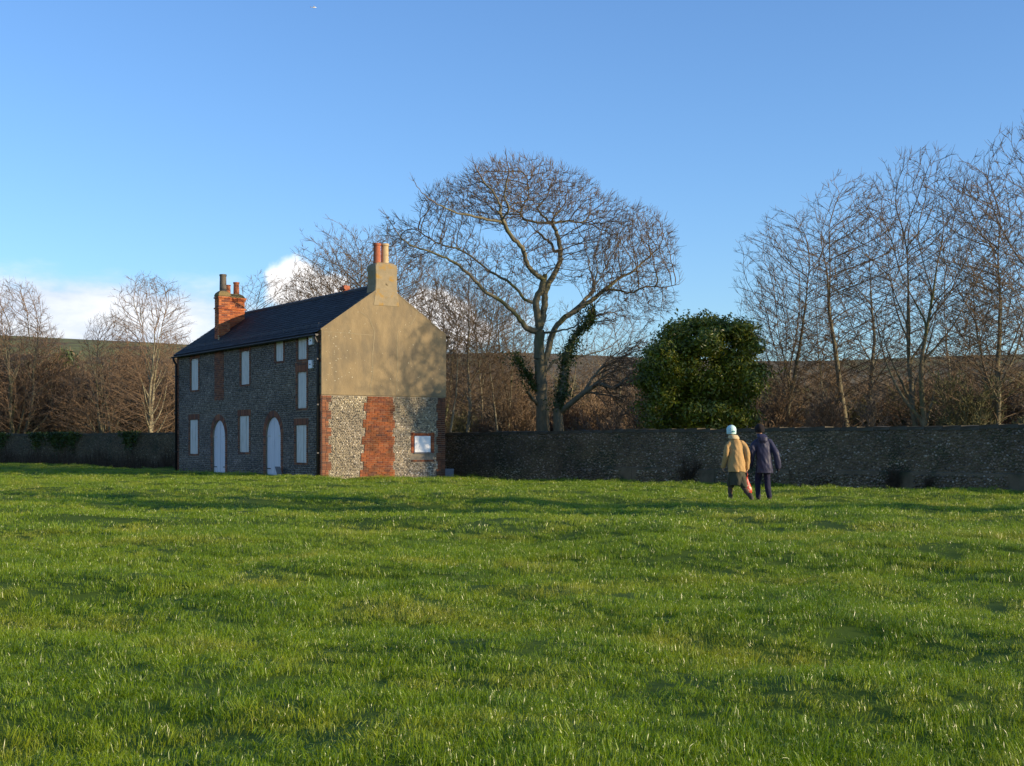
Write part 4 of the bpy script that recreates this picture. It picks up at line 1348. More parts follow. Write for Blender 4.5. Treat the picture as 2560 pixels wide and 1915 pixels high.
# ---- the great tree, limbs laid out by hand, then branched
def great_tree():
    Y0 = 58.0; K = 133.9          # limb units per metre
    sq = lambda cy: cy if cy > 420 else 420 - (420 - cy) * 0.85
    x0, z_of = PX(1170, Y0), (lambda cy: EYE + (966 - (360 + sq(cy) / 2.236) / 1.15732) * Y0 / 3000)
    rg = random.Random(77)
    tr = Tubes(); cr = Tubes()
    S = spec_maple(seg=(8, 7, 6, 4, 3), outw=.10, centre=(0.3, 0.0, 7.2), wig=(.1, .17, .20, .19, .17), trop=(.0, .02, .02, .03, .03), kids=(0, 8, 7, 5), start=(.2, .12, .10, .12), ang=(.62, .6, .6, .62), ratio=(.5, .5, .45, .42),
                   taper=(.3, .3, .3, .45, .7), shape=(.2, .25, .35, .3), rr=(.6, .62, .62, .7), rmin=.0072, trunk_levels=1)
    limbs = [  # (depth at end, branch length scale, kids, start, points x,y,r)
        (0.0, 0, 0, 0, [(932, 1660, 46), (926, 1400, 37), (912, 1200, 33), (915, 1040, 32)]),
        (1.5, 1.5, 13, .35, [(935, 1290, 20), (965, 1130, 20), (1010, 1010, 18), (1080, 950, 17), (1170, 890, 15), (1290, 800, 12), (1360, 740, 10), (1450, 690, 7), (1530, 620, 5), (1590, 555, 3)]),
        (-.8, 1.3, 9, .15, [(1280, 806, 9), (1360, 805, 8), (1430, 824, 7), (1520, 790, 5), (1600, 800, 4), (1690, 785, 2)]),
        (2.4, 1.7, 8, .4, [(1080, 950, 14), (1170, 860, 12), (1230, 790, 12), (1240, 740, 12)]),
        (3.0, 1.2, 9, .1, [(1238, 745, 6), (1225, 650, 5), (1215, 560, 4), (1200, 450, 3), (1230, 330, 2)]),
        (2.0, 1.2, 8, .1, [(1242, 745, 6), (1262, 640, 5), (1255, 540, 4), (1290, 430, 3), (1320, 330, 2)]),
        (1.4, 1.1, 6, .1, [(1244, 745, 5), (1300, 660, 4), (1350, 560, 3), (1410, 440, 2)]),
        (-.6, 1.2, 4, .5, [(915, 1050, 26), (905, 960, 24), (890, 890, 21), (925, 810, 20), (940, 750, 18)]),
        (-1.6, 1.7, 10, .25, [(938, 765, 16), (880, 735, 15), (840, 680, 14), (815, 610, 14), (760, 550, 13), (720, 490, 12), (690, 430, 9)]),
        (-2.6, 1.5, 13, .1, [(715, 485, 9), (600, 465, 8), (520, 460, 7), (430, 440, 5), (350, 410, 4), (290, 360, 3), (252, 305, 2)]),
        (-1.0, 1.5, 10, .1, [(700, 450, 9), (690, 370, 7), (640, 290, 5), (590, 220, 4), (560, 150, 2)]),
        (-2.4, 1.5, 9, .1, [(705, 470, 7), (740, 420, 6), (720, 340, 5), (740, 240, 4), (730, 140, 2)]),
        (.8, 1.6, 8, .35, [(925, 1010, 22), (942, 900, 21), (948, 820, 20), (985, 745, 18), (1018, 680, 16), (1035, 610, 15), (1025, 530, 14), (1000, 460, 12), (978, 420, 11)]),
        (-.4, 1.5, 11, .1, [(985, 425, 9), (900, 425, 8), (812, 390, 7), (820, 330, 6), (850, 250, 4), (840, 130, 2)]),
        (1.8, 1.5, 10, .1, [(990, 425, 9), (1080, 405, 7), (1165, 400, 5), (1210, 330, 4), (1215, 240, 2)]),
        (.2, 1.5, 11, .1, [(975, 420, 8), (925, 370, 7), (905, 320, 6), (955, 240, 4), (1000, 110, 2)]),
        (2.6, 1.5, 10, .1, [(985, 415, 8), (1010, 350, 6), (1060, 260, 5), (1090, 140, 2)]),
        (1.0, 1.0, 5, .3, [(1000, 590, 10), (975, 540, 9), (940, 500, 8), (905, 460, 6)]),
        (-1.8, 1.6, 15, .25, [(905, 1050, 22), (840, 1030, 19), (790, 970, 14), (720, 900, 12), (620, 840, 11), (530, 750, 10), (460, 690, 9), (380, 650, 7), (280, 615, 6), (200, 590, 5), (130, 520, 3), (80, 440, 2)]),
        (-.4, 1.5, 13, .2, [(895, 890, 11), (830, 870, 10), (760, 790, 9), (640, 720, 8), (560, 660, 6), (470, 600, 5), (380, 580, 4), (300, 540, 3), (230, 490, 2)]),
        (1.5, 1.2, 7, .2, [(940, 1290, 10), (1000, 1210, 8), (1080, 1180, 7), (1160, 1180, 5), (1300, 1130, 3), (1400, 1060, 2)]),
        (-1.2, 1.2, 5, .2, [(930, 1060, 8), (1000, 1050, 7), (1080, 1040, 5), (1160, 1000, 3)]),
        (-1.0, .8, 4, .2, [(905, 1460, 12), (870, 1420, 10), (845, 1390, 9)]),
        (-.5, 0, 0, 0, [(915, 1400, 13), (830, 1270, 11), (775, 1180, 8)]),
    ]
    starts = []
    for (dep, bl, kids, st, pts) in limbs:
        n = len(pts); P = []
        for i, (x, y, r) in enumerate(pts): P.append(((x - 925) / K, dep * i / (n - 1), z_of(y), r / K))
        fine = []
        for i in range(n - 1):
            p0, p1, p2, p3 = P[max(i - 1, 0)], P[i], P[i + 1], P[min(i + 2, n - 1)]
            for k in range(4):
                t = k / 4
                fine.append(tuple(0.5 * ((2 * p1[q]) + (-p0[q] + p2[q]) * t + (2 * p0[q] - 5 * p1[q] + 4 * p2[q] - p3[q]) * t * t + (-p0[q] + 3 * p1[q] - 3 * p2[q] + p3[q]) * t ** 3) for q in range(4)))
        fine.append(P[-1])
        # a limb leaves its parent where the parent passes
        last = -1
        if starts:
            b = fine[0]; last = min(range(len(starts)), key=lambda q: (starts[q][0][0] - b[0]) ** 2 + (starts[q][0][2] - b[2]) ** 2)
            dy = starts[last][0][1]; fine = [(q[0], q[1] + dy, q[2], q[3]) for q in fine]
        for q in fine:
            wob = .03
            starts.append(((q[0] + rg.uniform(-wob, wob), q[1] + rg.uniform(-wob, wob), q[2] + rg.uniform(-wob, wob)), last, max(.011, q[3] * .88))); last = len(starts) - 1
    A = []
    def fill(cx, cy, rx, ry, depth, n, lo=.25):
        for _ in range(n):
            while True:
                u, v, w = rg.uniform(-1, 1), rg.uniform(-1, 1), rg.uniform(-1, 1); q = math.sqrt(u * u + v * v + w * w)
                if lo < q < 1: break
            zc = EYE + (966 - (360 + (cy - v * ry) / 2.236) / 1.15732) * Y0 / 3000
            A.append(((cx + u * rx - 925) / K, w * depth, zc))
    fill(800, 285, 370, 200, 2.9, 3400, 0)
    fill(560, 330, 310, 140, 2.4, 1200, 0)
    fill(1060, 320, 200, 170, 2.4, 900, 0)
    fill(1410, 620, 275, 280, 2.8, 2900, 0)
    fill(1280, 480, 150, 200, 2.4, 900, 0)
    fill(330, 560, 270, 140, 1.8, 1000, 0)
    fill(340, 340, 120, 90, 1.6, 300, 0); fill(130, 490, 110, 90, 1.2, 260, 0); fill(600, 200, 120, 80, 1.6, 260, 0)
    fill(640, 700, 230, 150, 1.8, 500, 0)
    fill(980, 620, 260, 190, 2.4, 600, 0)
    fill(1500, 880, 180, 120, 2.0, 400, 0)
    tr, cr = colony_tubes(*colonise(starts, A, .16, 1.3, .22, 77, up=.03, keepdir=.35, tip=.0066, jitter=.28), 5, tw_len=.34, twigs=5, centre=(0.2, 0, 7.6))
    t = great = empty('great_tree', (x0, Y0, 0)); tag(t, 'great spreading bare tree with domed crown beside the house gable', 'tree')
    link('trunk', tr.mesh('trunk', M['bark']), t); link('crown', cr.mesh('crown', M['twig']), t)
    # the ivy-clad smaller tree next to it
    tr = Tubes(); cr = Tubes(); lp = []
    ivy_paths = []
    for (dep, bl, kids, st, ivy, pts) in [
        (0, 0, 0, 0, 0, [(1020, 1660, 30), (1015, 1560, 28), (1010, 1480, 24)]),
        (.6, 1.2, 5, .6, 1, [(1012, 1480, 20), (1040, 1370, 18), (1060, 1200, 16), (1110, 1080, 13), (1190, 1000, 10), (1210, 915, 7)]),
        (-1.4, 1.5, 13, .25, 0, [(1030, 1500, 18), (1065, 1470, 16), (1150, 1400, 14), (1230, 1350, 12), (1320, 1380, 9), (1370, 1330, 7), (1450, 1310, 5), (1540, 1250, 2)]),
        (.8, 1.5, 10, .2, 0, [(1150, 1400, 9), (1200, 1320, 8), (1250, 1260, 6), (1350, 1220, 4), (1450, 1150, 2)]),
    ]:
        P = [((x - 1020) / K, dep * i / (len(pts) - 1), z_of(y), r / K) for i, (x, y, r) in enumerate(pts)]
        fine = []
        for i in range(len(P) - 1):
            for k in range(3): fine.append(tuple(P[i][q] * (1 - k / 3) + P[i + 1][q] * k / 3 for q in range(4)))
        fine.append(P[-1])
        if lp:
            b = fine[0]; near = min(lp, key=lambda q: (q[0] - b[0]) ** 2 + (q[2] - b[2]) ** 2); fine = [(q[0], q[1] + near[1], q[2], q[3]) for q in fine]
        lp.extend(fine)
        pp = [q[:3] for q in fine]; rr = [q[3] for q in fine]
        tr.add(pp, rr, 8)
        if ivy: ivy_paths.append((pp, rr))
        if kids:
            dirs = [norm(tuple(pp[min(i + 1, len(pp) - 1)][q] - pp[max(i - 1, 0)][q] for q in range(3))) for i in range(len(pp))]
            SS = Spec(**S.__dict__); SS.kids = (kids, 8, 6, 3); SS.start = (st, .12, .1, .12); SS.ratio = (bl * 1.2 / 4.0, .48, .45, .42); SS.trunk_levels = 0
            branch_off(rg, tr, cr, pp, rr, dirs, 4.0, 0, SS)
    x1 = PX(1208, Y0 - 1.2)
    t = empty('ivy_clad_tree', (x1, Y0 - 1.2, 0)); tag(t, 'smaller dark tree wrapped in ivy right beside the great tree', 'tree')
    link('trunk', tr.mesh('trunk', M['bark']), t); link('crown', cr.mesh('crown', M['twig']), t)
    def ivy_on(paths, owner, seed):
        pts = []
        for pp, rr in paths:
            for i in range(len(pp) - 1):
                lump = .55 + .9 * rg.random(); az = rg.uniform(0, 6.28)
                for k in range(int(230 * lump)):
                    f = rg.random(); a = rg.uniform(0, 6.28); q = rr[i] + abs(rg.gauss(.03, .13)) * lump * (1 + .8 * math.cos(a - az))
                    pts.append(tuple(pp[i][c] * (1 - f) + pp[i + 1][c] * f + (q * math.cos(a), q * math.sin(a), rg.uniform(-.22, .14))[c] for c in range(3)))
        o = link('ivy', leaf_mesh('ivy', np.array(pts), .062, M['ivy'], seed), owner); o['kind'] = 'stuff'
    ivy_on(ivy_paths, t, 3)
    pp = [((x - 925) / K, -.5 * f, z_of(y)) for x, y, f in ((895, 1370, 0), (862, 1320, .3), (830, 1270, .5), (802, 1225, .75), (775, 1180, 1))]
    ivy_on([(pp, [.09] * 5)], great, 6)


limbs_pts = []


def leaf_mesh(name, P, size, mat, seed, outward=None):
    g = np.random.default_rng(seed); n = len(P)
    a = g.normal(size=(n, 3)); a /= np.linalg.norm(a, axis=1, keepdims=True)
    if outward is not None:
        a = a * 0.75 + outward; a /= np.linalg.norm(a, axis=1, keepdims=True)
    b = np.cross(a, g.normal(size=(n, 3))); b /= np.linalg.norm(b, axis=1, keepdims=True)
    c = np.cross(a, b)
    s = size * g.uniform(.6, 1.3, (n, 1))
    v0 = P - b * s; v1 = P - c * s * .45 + a * s * .12; v2 = P + b * s; v3 = P + c * s * .45 + a * s * .12
    V = np.stack([v0, v1, v2, v3], 1).reshape(-1, 3)
    F = np.arange(n * 4).reshape(-1, 4)
    col = np.repeat(g.uniform(.7, 1.35, (n, 1)) * np.array([[1, 1, 1]]) * np.stack([g.uniform(.85, 1.25, n), np.ones(n), g.uniform(.7, 1.1, n)], 1), 4, 0)
    return np_mesh(name, V, F, mat, col)


great_tree()


# ---- evergreen by the wall
def crown_points(g, lobes, per_m2, sub=0.62):
    """leaf positions on many small sub-clumps over the lobes' shells"""
    P = []; O = []
    for (cx, cy, cz, rx, ry, rz_, dens) in lobes:
        area = 4 * math.pi * ((rx * ry) ** 1.6 / 3 + (rx * rz_) ** 1.6 / 3 + (ry * rz_) ** 1.6 / 3) ** (1 / 1.6)
        nc = max(5, int(area / (sub * sub * 0.42)))
        d = g.normal(size=(nc, 3)); d /= np.linalg.norm(d, axis=1, keepdims=True)
        rr = g.uniform(0.72, 1.16, (nc, 1))
        C = np.array([cx, cy, cz]) + d * rr * np.array([rx, ry, rz_])
        cs = sub * g.uniform(.35, 1.3, nc)
        for k in range(nc):
            n = int(per_m2 * dens * cs[k] ** 2 * 3.2)
            q = g.normal(size=(n, 3)); q /= np.linalg.norm(q, axis=1, keepdims=True)
            P.append(C[k] + q * cs[k] * np.array([1, 1, .75]) * g.uniform(.45, 1.05, (n, 1)))
            O.append(q * .6 + d[k] * .5)
    return np.concatenate(P), np.concatenate(O)


def evergreen():
    g = np.random.default_rng(8)
    Y = 49.3; x = PX(1520, Y); k = Y / 3000
    lob = lambda px, py, rpx, rpy, dy=0, dens=1: ((px - 1520) * k, dy, EYE + (966 - py) * k, rpx * k, rpx * k * .95, rpy * k, dens)
    lobes = [lob(1520, 790, 82, 75, 0, .5), lob(1525, 860, 62, 52, 0, .4)]
    outline = [(1414, 750), (1446, 716), (1488, 698), (1532, 688), (1578, 696), (1612, 716), (1642, 748), (1648, 790), (1622, 828), (1396, 782), (1398, 810), (1412, 842), (1440, 865), (1475, 880), (1520, 880),
               (1560, 875), (1600, 862), (1618, 885), (1590, 905), (1545, 912), (1500, 912), (1455, 905), (1415, 895), (1392, 872), (1470, 760), (1520, 740), (1570, 755), (1500, 820), (1560, 815), (1450, 800), (1590, 790)]
    for q, (a, b) in enumerate(outline):
        low = b > 855
        for r in range(2):
            lobes.append(lob(a + g.uniform(-9, 9), b + g.uniform(-9, 9), g.uniform(13, 38), g.uniform(11, 28), (1 if r else -1) * g.uniform(.1, 1.5), .42 if low else 1.0))
    lobes = [(a * .86, b * .9, EYE + (966 - 930) * k + (c - EYE - (966 - 930) * k) * .97, d * .9, e * .9, f * .9, q) for a, b, c, d, e, f, q in lobes]
    P, O = crown_points(g, lobes, 120, .42)
    # stray shoots standing out of the outline
    sh = []
    for _ in range(120):
        q = P[g.integers(0, len(P))]; d = q - np.array([0, 0, 2.6]); d = d / np.linalg.norm(d) + g.normal(0, .3, 3); L_ = g.uniform(.15, .5)
        sh += [q + d * L_ * f + g.normal(0, .03, 3) for f in np.linspace(.1, 1, 12)]
    P = np.concatenate([P, np.array(sh)]); O = np.concatenate([O, g.normal(size=(len(sh), 3))])
    t = empty('evergreen_tree', (x, Y, gz(x, Y))); tag(t, 'dense dark green rounded evergreen tree left of the walkers', 'tree')
    tr = Tubes(); rg = random.Random(3)
    for (ox, top, lx) in ((0.0, 3.6, .1), (.35, 3.2, .25), (-.3, 2.9, -.25), (1.0, 2.2, .3)):
        pts = [(ox * .06, 0, -.3)]
        for i in range(6): pts.append((ox + lx * (i + 1) / 6 * 2 + rg.uniform(-.06, .06), rg.uniform(-.1, .1), top * (i + 1) / 6))
        tr.add(pts, [.10 - .012 * i for i in range(7)], 6)
    link('trunk', tr.mesh('trunk', M['bark_pale']), t)
    link('crown', leaf_mesh('crown', P, .072, M['holly'], 4, O), t)
    # two invented evergreens, unseen past the right edge, added to cast lawn shadows
    q = empty('evergreen_tree', (33.5, 15.7, 0)); q.scale = (.5, .5, 2.2); tag(q, 'added tall narrow evergreen, unseen past the right picture edge, to shade the lawn', 'tree')
    q2 = empty('evergreen_tree', (27.5, 15.2, 0)); q2.scale = (.34, .34, 1.9); tag(q2, 'second added evergreen, slimmer, unseen past the right edge, closer to the frame, to shade the lawn', 'tree')
    for q in (q, q2):
        for c in t.children:
            k = c.copy(); COL.objects.link(k); k.parent = q


evergreen()


def dark_yew():
    g = np.random.default_rng(18)
    Y = 106.0; x = PX(135, Y); k = Y / 3000
    lobes = [((px - 135) * k, 0, EYE + (966 - py) * k, r * k, r * k, q * k, 1) for px, py, r, q in ((138, 815, 16, 45), (125, 855, 26, 45), (150, 860, 26, 42), (115, 905, 38, 40), (160, 905, 38, 40))]
    P, O = crown_points(g, lobes, 34, .9)
    t = empty('yew_tree', (x, Y, gz(x, Y))); tag(t, 'dark pointed evergreen yew between the bare trees on the left', 'tree')
    tr = Tubes(); tr.add([(0, 0, -.4), (0.05, 0, 2), (0, .05, 4.5)], [.2, .15, .08], 8)
    link('trunk', tr.mesh('trunk', M['bark']), t)
    link('crown', leaf_mesh('crown', P, .16, M['ivy'], 4, O), t)


dark_yew()


# ---- scrub and woodland that reads as one mass
def woodland():
    S = spec_maple(seg=(5, 4, 3, 3), wig=(.12, .16, .2, .25), trop=(.03, .10, .08, .05), taper=(.3, .3, .4, .7), kids=(12, 8, 5), start=(.08, .1, .1), ang=(.5, .6, .65), ratio=(.5, .45, .42), shape=(.4, .4, .3), rr=(.55, .6, .7), rmin=.016, trunk_levels=-1)
    src = []
    for k in range(4):
        rg = random.Random(300 + k); a = Tubes()
        for q in range(3): grow(rg, a, a, (rg.uniform(-.5, .5), rg.uniform(-.5, .5), -.3), norm((rg.uniform(-.4, .4), rg.uniform(-.4, .4), 1)), rg.uniform(3.4, 4.4), .07, 0, S)
        src.append(source('thicket', a.mesh('thicket', (M['thicket'], M['twig_red'], M['thicket_olive'], M['thicket_grey'])[k % 4])))
    n = 3200
    y = rng.uniform(0, 1, n) ** 1.2 * 150 + 104; x = rng.uniform(-.43, .43, n) * (y + 20)
    dens = vnoise(x / 40 + 4, y / 30) + .5 * vnoise(x / 13, y / 13)
    left = sstep(-x / y, -.05, .2)
    keep = dens + left * .35 - sstep(y, 150, 250) * .35 > -.1
    x, y = x[keep], y[keep]; s = rng.uniform(.6, 1.35, len(x))
    P = np.stack([x, y, ground_z(x, y)], 1)
    rot = np.stack([0 * x, 0 * x, rng.uniform(0, 6.28, len(x))], 1)
    scatter('woodland', P, rot, np.stack([s, s, s], 1), rng.integers(0, 4, len(x)), src, M['twig'], 'brown leafless wood and scrub spreading over the slope behind', 'woodland')
    # scrub just behind the garden walls
    n = 620
    u = rng.uniform(0, 1, n)
    xs = []; ys = []
    for i in range(n):
        if i < 300:
            q = rng.uniform(-1, 27); off = rng.uniform(6.0, 26)
            xs.append(WC[0] + WD[0] * q + .764 * off); ys.append(WC[1] + WD[1] * q + .645 * off)
        elif i < 430:
            xs.append(PX(rng.uniform(940, 1420), 64)); ys.append(rng.uniform(62, 92))
        else:
            Y = rng.uniform(99, 122); xs.append(PX(rng.uniform(-80, 520), Y)); ys.append(Y)
    xs = np.array(xs); ys = np.array(ys)
    s = .24 + .55 * rng.uniform(0, 1, n) ** 1.8; s[430:] *= 2.0
    scatter('scrub', np.stack([xs, ys, ground_z(xs, ys)], 1), np.stack([0 * xs, 0 * xs, rng.uniform(0, 6.28, n)], 1), np.stack([s, s, s], 1), rng.integers(0, 4, n), src, M['twig'],
            'tangled brown winter scrub growing just behind the garden walls', 'scrub')


woodland()


# ---- plants on and by the walls
def wall_local(p0, ang, a, off=-.12):
    return (p0[0] + math.cos(ang) * a + math.sin(ang) * -off * -1 * -1, p0[1] + math.sin(ang) * a)


def bare_shrub(x, y, s, seed, label):
    S = spec_maple(seg=(4, 4, 3, 3), wig=(.15, .2, .25, .3), trop=(.05, .06, .05, .05), taper=(.4, .4, .5, .7), kids=(7, 6, 4), start=(.15, .1, .1), ang=(.5, .6, .65), ratio=(.55, .5, .45), shape=(.3, .3, .3), rr=(.6, .65, .7), rmin=.004, trunk_levels=0)
    rg = random.Random(seed); a = Tubes(); b = Tubes()
    for q in range(5): grow(rg, a, b, (rg.uniform(-.1, .1), rg.uniform(-.05, .05), -.1), norm((rg.uniform(-.55, .55), rg.uniform(-.3, .2), 1)), rg.uniform(.5, .75), .016, 0, S)
    t = empty('bare_shrub', (x, y, gz(x, y))); t.scale = (s, s, s); tag(t, label, 'shrub', 'bare shrubs against the garden wall')
    link('stems', a.mesh('stems', M['dead']), t); link('twigs', b.mesh('twigs', M['dead']), t)


def on_wall(q, off): return (WC[0] + WD[0] * q - .764 * off, WC[1] + WD[1] * q - .645 * off)


bare_shrub(*on_wall(17.4, .3), 1.0, 5, 'bare twiggy shrub against the wall right of the walkers')
bare_shrub(*on_wall(18.6, .3), .62, 6, 'small bare shrub low on the wall, rightmost of the shrubs')
bare_shrub(*on_wall(9.5, .3), 1.1, 7, 'dark leafless shrub on the wall between the house and the walkers')


def ivy_patches():
    p0 = np.array([-48, 93.5]); p1 = np.array([-11.6, 66.2]); d = (p1 - p0) / np.linalg.norm(p1 - p0); nrm = np.array([d[1], -d[0]])
    L = np.linalg.norm(p1 - p0); g = np.random.default_rng(2)
    for i, (px, w, lab) in enumerate([(5, .9, 'ivy hanging over the wall at the left picture edge'), (82, .8, 'ivy patch on the left wall under the yew, leftmost of three'), (128, 1.5, 'widest ivy patch on the left wall'), (158, .8, 'narrow ivy patch joining the widest one on its right'), (283, .9, 'ivy patch on the left wall nearest the house')]):
        # intersect the sight line with the wall
        k = (px - 1106) / 3000
        t = (k * p0[1] - p0[0]) / (d[0] - k * d[1])
        n = int(650 * w)
        u = g.normal(0, w * .42, n); z = 1.95 - np.abs(g.normal(0, .55, n)) * (1 - np.minimum(np.abs(u) / w / 1.3, .8))
        o = .06 + g.uniform(0, .16, n)
        P = np.stack([d[0] * u + nrm[0] * o, d[1] * u + nrm[1] * o, z], 1)
        c = p0 + d * t
        ob = link('ivy', leaf_mesh('ivy', P, .075, M['ivy'], 40 + i)); ob.location = (c[0], c[1], 0)
        tag(ob, lab, 'ivy', 'ivy on the left garden wall')
    # dead weeds along the foot of the left wall
    V = Tubes(); rg = random.Random(9)
    for i in range(2600):
        t = L * (.15 + .85 * rg.random()); o = .12 + abs(rg.gauss(0, .35)); c = p0 + d * t + nrm * o
        h = rg.uniform(.25, .95) * (.7 + .5 * math.sin(t * 1.1) ** 2)
        z = gz(c[0], c[1]) - .05; lx, ly = rg.uniform(-.25, .25), rg.uniform(-.25, .25)
        V.add([(c[0], c[1], z), (c[0] + lx * h * .4, c[1] + ly * h * .4, z + h * .6), (c[0] + lx * h, c[1] + ly * h, z + h)], [.012, .010, .006], 3)
    o = link('dead_weeds', V.mesh('dead_weeds', M['dead'])); tag(o, 'dead brown weeds along the foot of the left garden wall', 'weeds', kind='stuff')


ivy_patches()

# ------------------------------------------------------------------ people
def fabric(name, c1, c2, rough=.85, bump=.35, sc=16, stretch=(1, 1, .4), sheen=.0):
    m = surf(name, c1, c2, sc, rough, bump, sc * .9, stretch=stretch, spec=.2)
    return m


M['tan'] = fabric('tan_suede', (0.40, 0.245, 0.095), (0.50, 0.31, 0.13))
M['fleece'] = fabric('cream_fleece', (0.5, 0.38, 0.2), (0.62, 0.48, 0.28))
M['olive'] = fabric('olive_wool', (0.05, 0.048, 0.030), (0.078, 0.074, 0.046))
M['stocking'] = fabric('brown_stockings', (0.085, 0.05, 0.034), (0.12, 0.075, 0.05))
M['boot'] = surf('dark_leather', (0.035, 0.027, 0.02), (0.06, 0.045, 0.03), 12, .6)
M['aqua'] = fabric('aqua_knit', (0.46, 0.68, 0.64), (0.60, 0.80, 0.76), sc=40, stretch=(1, 1, 1))
M['teal'] = fabric('teal_knit', (0.05, 0.19, 0.19), (0.07, 0.24, 0.24), sc=40, stretch=(1, 1, 1))
M['navy'] = fabric('navy_nylon', (0.030, 0.030, 0.058), (0.044, 0.044, 0.078), rough=.5)
M['navy_dark'] = fabric('navy_trousers', (0.016, 0.016, 0.036), (0.026, 0.025, 0.05))
M['knit_black'] = fabric('black_knit', (0.010, 0.008, 0.010), (0.02, 0.016, 0.016), sc=40, stretch=(1, 1, 1))
M['skin'] = surf('skin', (0.42, 0.24, 0.16), (0.48, 0.28, 0.19), 14, .55)
M['hair'] = surf('grey_hair', (0.25, 0.22, 0.19), (0.36, 0.32, 0.28), 30, .6)
M['eye'] = surf('eye', (0.03, 0.025, 0.02), None, 5, .2)
M['glove'] = surf('black_glove', (0.012, 0.011, 0.012), (0.02, 0.018, 0.02), 12, .7)
M['sole'] = surf('pale_sole', (0.35, 0.32, 0.27), (0.4, 0.37, 0.32), 12, .8)
def _bag():
    m = surf('red_patterned_plastic', (0.50, 0.055, 0.03), (0.55, 0.08, 0.04), 9, .4, spec=.5, c3=(0.62, 0.42, 0.28), c3scale=16, c3lo=.53, c3hi=.6)
    return m
M['bag'] = _bag()


def loft(secs, n=16):
    """secs: (x,y,z,rx,ry) horizontal ellipses"""
    v = []; f = []
    for (x, y, z, rx, ry) in secs:
        v += [(x + rx * math.cos(2 * math.pi * k / n), y + ry * math.sin(2 * math.pi * k / n), z) for k in range(n)]
    for i in range(len(secs) - 1):
        for k in range(n): f.append((i * n + k, i * n + (k + 1) % n, i * n + n + (k + 1) % n, i * n + n + k))
    f.append(tuple(range(n))[::-1]); m = (len(secs) - 1) * n; f.append(tuple(range(m, m + n)))
    return v, f


def limb(m, pts, radii, n=12):
    """smooth tube through joints, rounded ends"""
    P = [Vector(p) for p in pts]
    q = []; r = []
    for i in range(len(P) - 1):
        p0, p1, p2, p3 = P[max(i - 1, 0)], P[i], P[i + 1], P[min(i + 2, len(P) - 1)]
        for k in range(5):
            t = k / 5
            q.append(.5 * ((2 * p1) + (p2 - p0) * t + (2 * p0 - 5 * p1 + 4 * p2 - p3) * t * t + (3 * p1 - p0 - 3 * p2 + p3) * t ** 3)); r.append(radii[i] * (1 - t) + radii[i + 1] * t)
    q.append(P[-1]); r.append(radii[-1])
    d0 = (q[0] - q[1]).normalized(); d1 = (q[-1] - q[-2]).normalized()
    q = [q[0] + d0 * r[0] * .8] + q + [q[-1] + d1 * r[-1] * .8]; r = [r[0] * .45] + r + [r[-1] * .45]
    m.tube(q, r, n)


def ball(m, c, rx, ry, rz_, n=14):
    secs = []
    for i in range(1, 12):
        a = math.pi * i / 12; secs.append((c[0], c[1], c[2] - rz_ * math.cos(a), rx * math.sin(a), ry * math.sin(a)))
    m.add(*loft(secs, n))


def fuse(m, name, mat, parent, voxel=.009, smooth_it=6, wrinkle=0.0, seed=0):
    """union of the overlapping forms as one continuous skin"""
    tmp = bpy.data.objects.new('tmp', m.mesh('tmp', mat)); COL.objects.link(tmp)
    md = tmp.modifiers.new('r', 'REMESH'); md.mode = 'VOXEL'; md.voxel_size = voxel; md.use_smooth_shade = True
    if smooth_it:
        s = tmp.modifiers.new('s', 'SMOOTH'); s.factor = .5; s.iterations = smooth_it
    dg = bpy.context.evaluated_depsgraph_get(); dg.update()
    me = bpy.data.meshes.new_from_object(tmp.evaluated_get(dg))
    bpy.data.objects.remove(tmp)
    me.name = name
    if wrinkle:
        n = len(me.vertices); co = np.empty(n * 3, np.float32); me.vertices.foreach_get('co', co); co = co.reshape(-1, 3)
        no = np.empty(n * 3, np.float32); me.vertices.foreach_get('normal', no); no = no.reshape(-1, 3)
        a = np.arctan2(co[:, 1], co[:, 0])
        w = vnoise(co[:, 0] * 11 + seed, co[:, 2] * 4.2 + co[:, 1] * 6) * 1.0 + .6 * vnoise(co[:, 0] * 22 + co[:, 2] * 7, co[:, 2] * 9 + seed)
        co = co + no * (w * wrinkle)[:, None]
        me.vertices.foreach_set('co', co.astype(np.float32).ravel()); me.update()
    me.materials.clear(); me.materials.append(mat)
    me.polygons.foreach_set('use_smooth', [True] * len(me.polygons))
    return link(name, me, parent)


def hand(m, wrist, d, side, curl=.5):
    """palm and five fingers; d is the direction the hand hangs, side +1/-1 the thumb side in y"""
    w = Vector(wrist); d = Vector(d).normalized(); across = Vector((0, 1, 0)); across = (across - d * across.dot(d)).normalized(); inn = d.cross(across)
    pal = w + d * .075
    limb(m, [w, pal], [.026, .030], 8)
    limb(m, [w + d * .03 + across * .02, pal + across * .026], [.02, .018], 8); limb(m, [w + d * .03 - across * .02, pal - across * .026], [.02, .018], 8)
    for k, (o, l) in enumerate(((.034, .062), (.012, .072), (-.012, .068), (-.034, .054))):
        b = pal + across * o; k1 = b + d * l * .5 + inn * side * .008; k2 = k1 + d * l * .35 + inn * side * l * curl * .6; k3 = k2 + d * l * .1 + inn * side * l * curl * .5
        limb(m, [b, k1, k2, k3], [.0095, .009, .008, .007], 7)
    t0 = w + d * .025 + across * .026; limb(m, [t0, t0 + d * .03 + across * .022, t0 + d * .06 + across * .028 + inn * side * .01], [.012, .011, .009], 7)


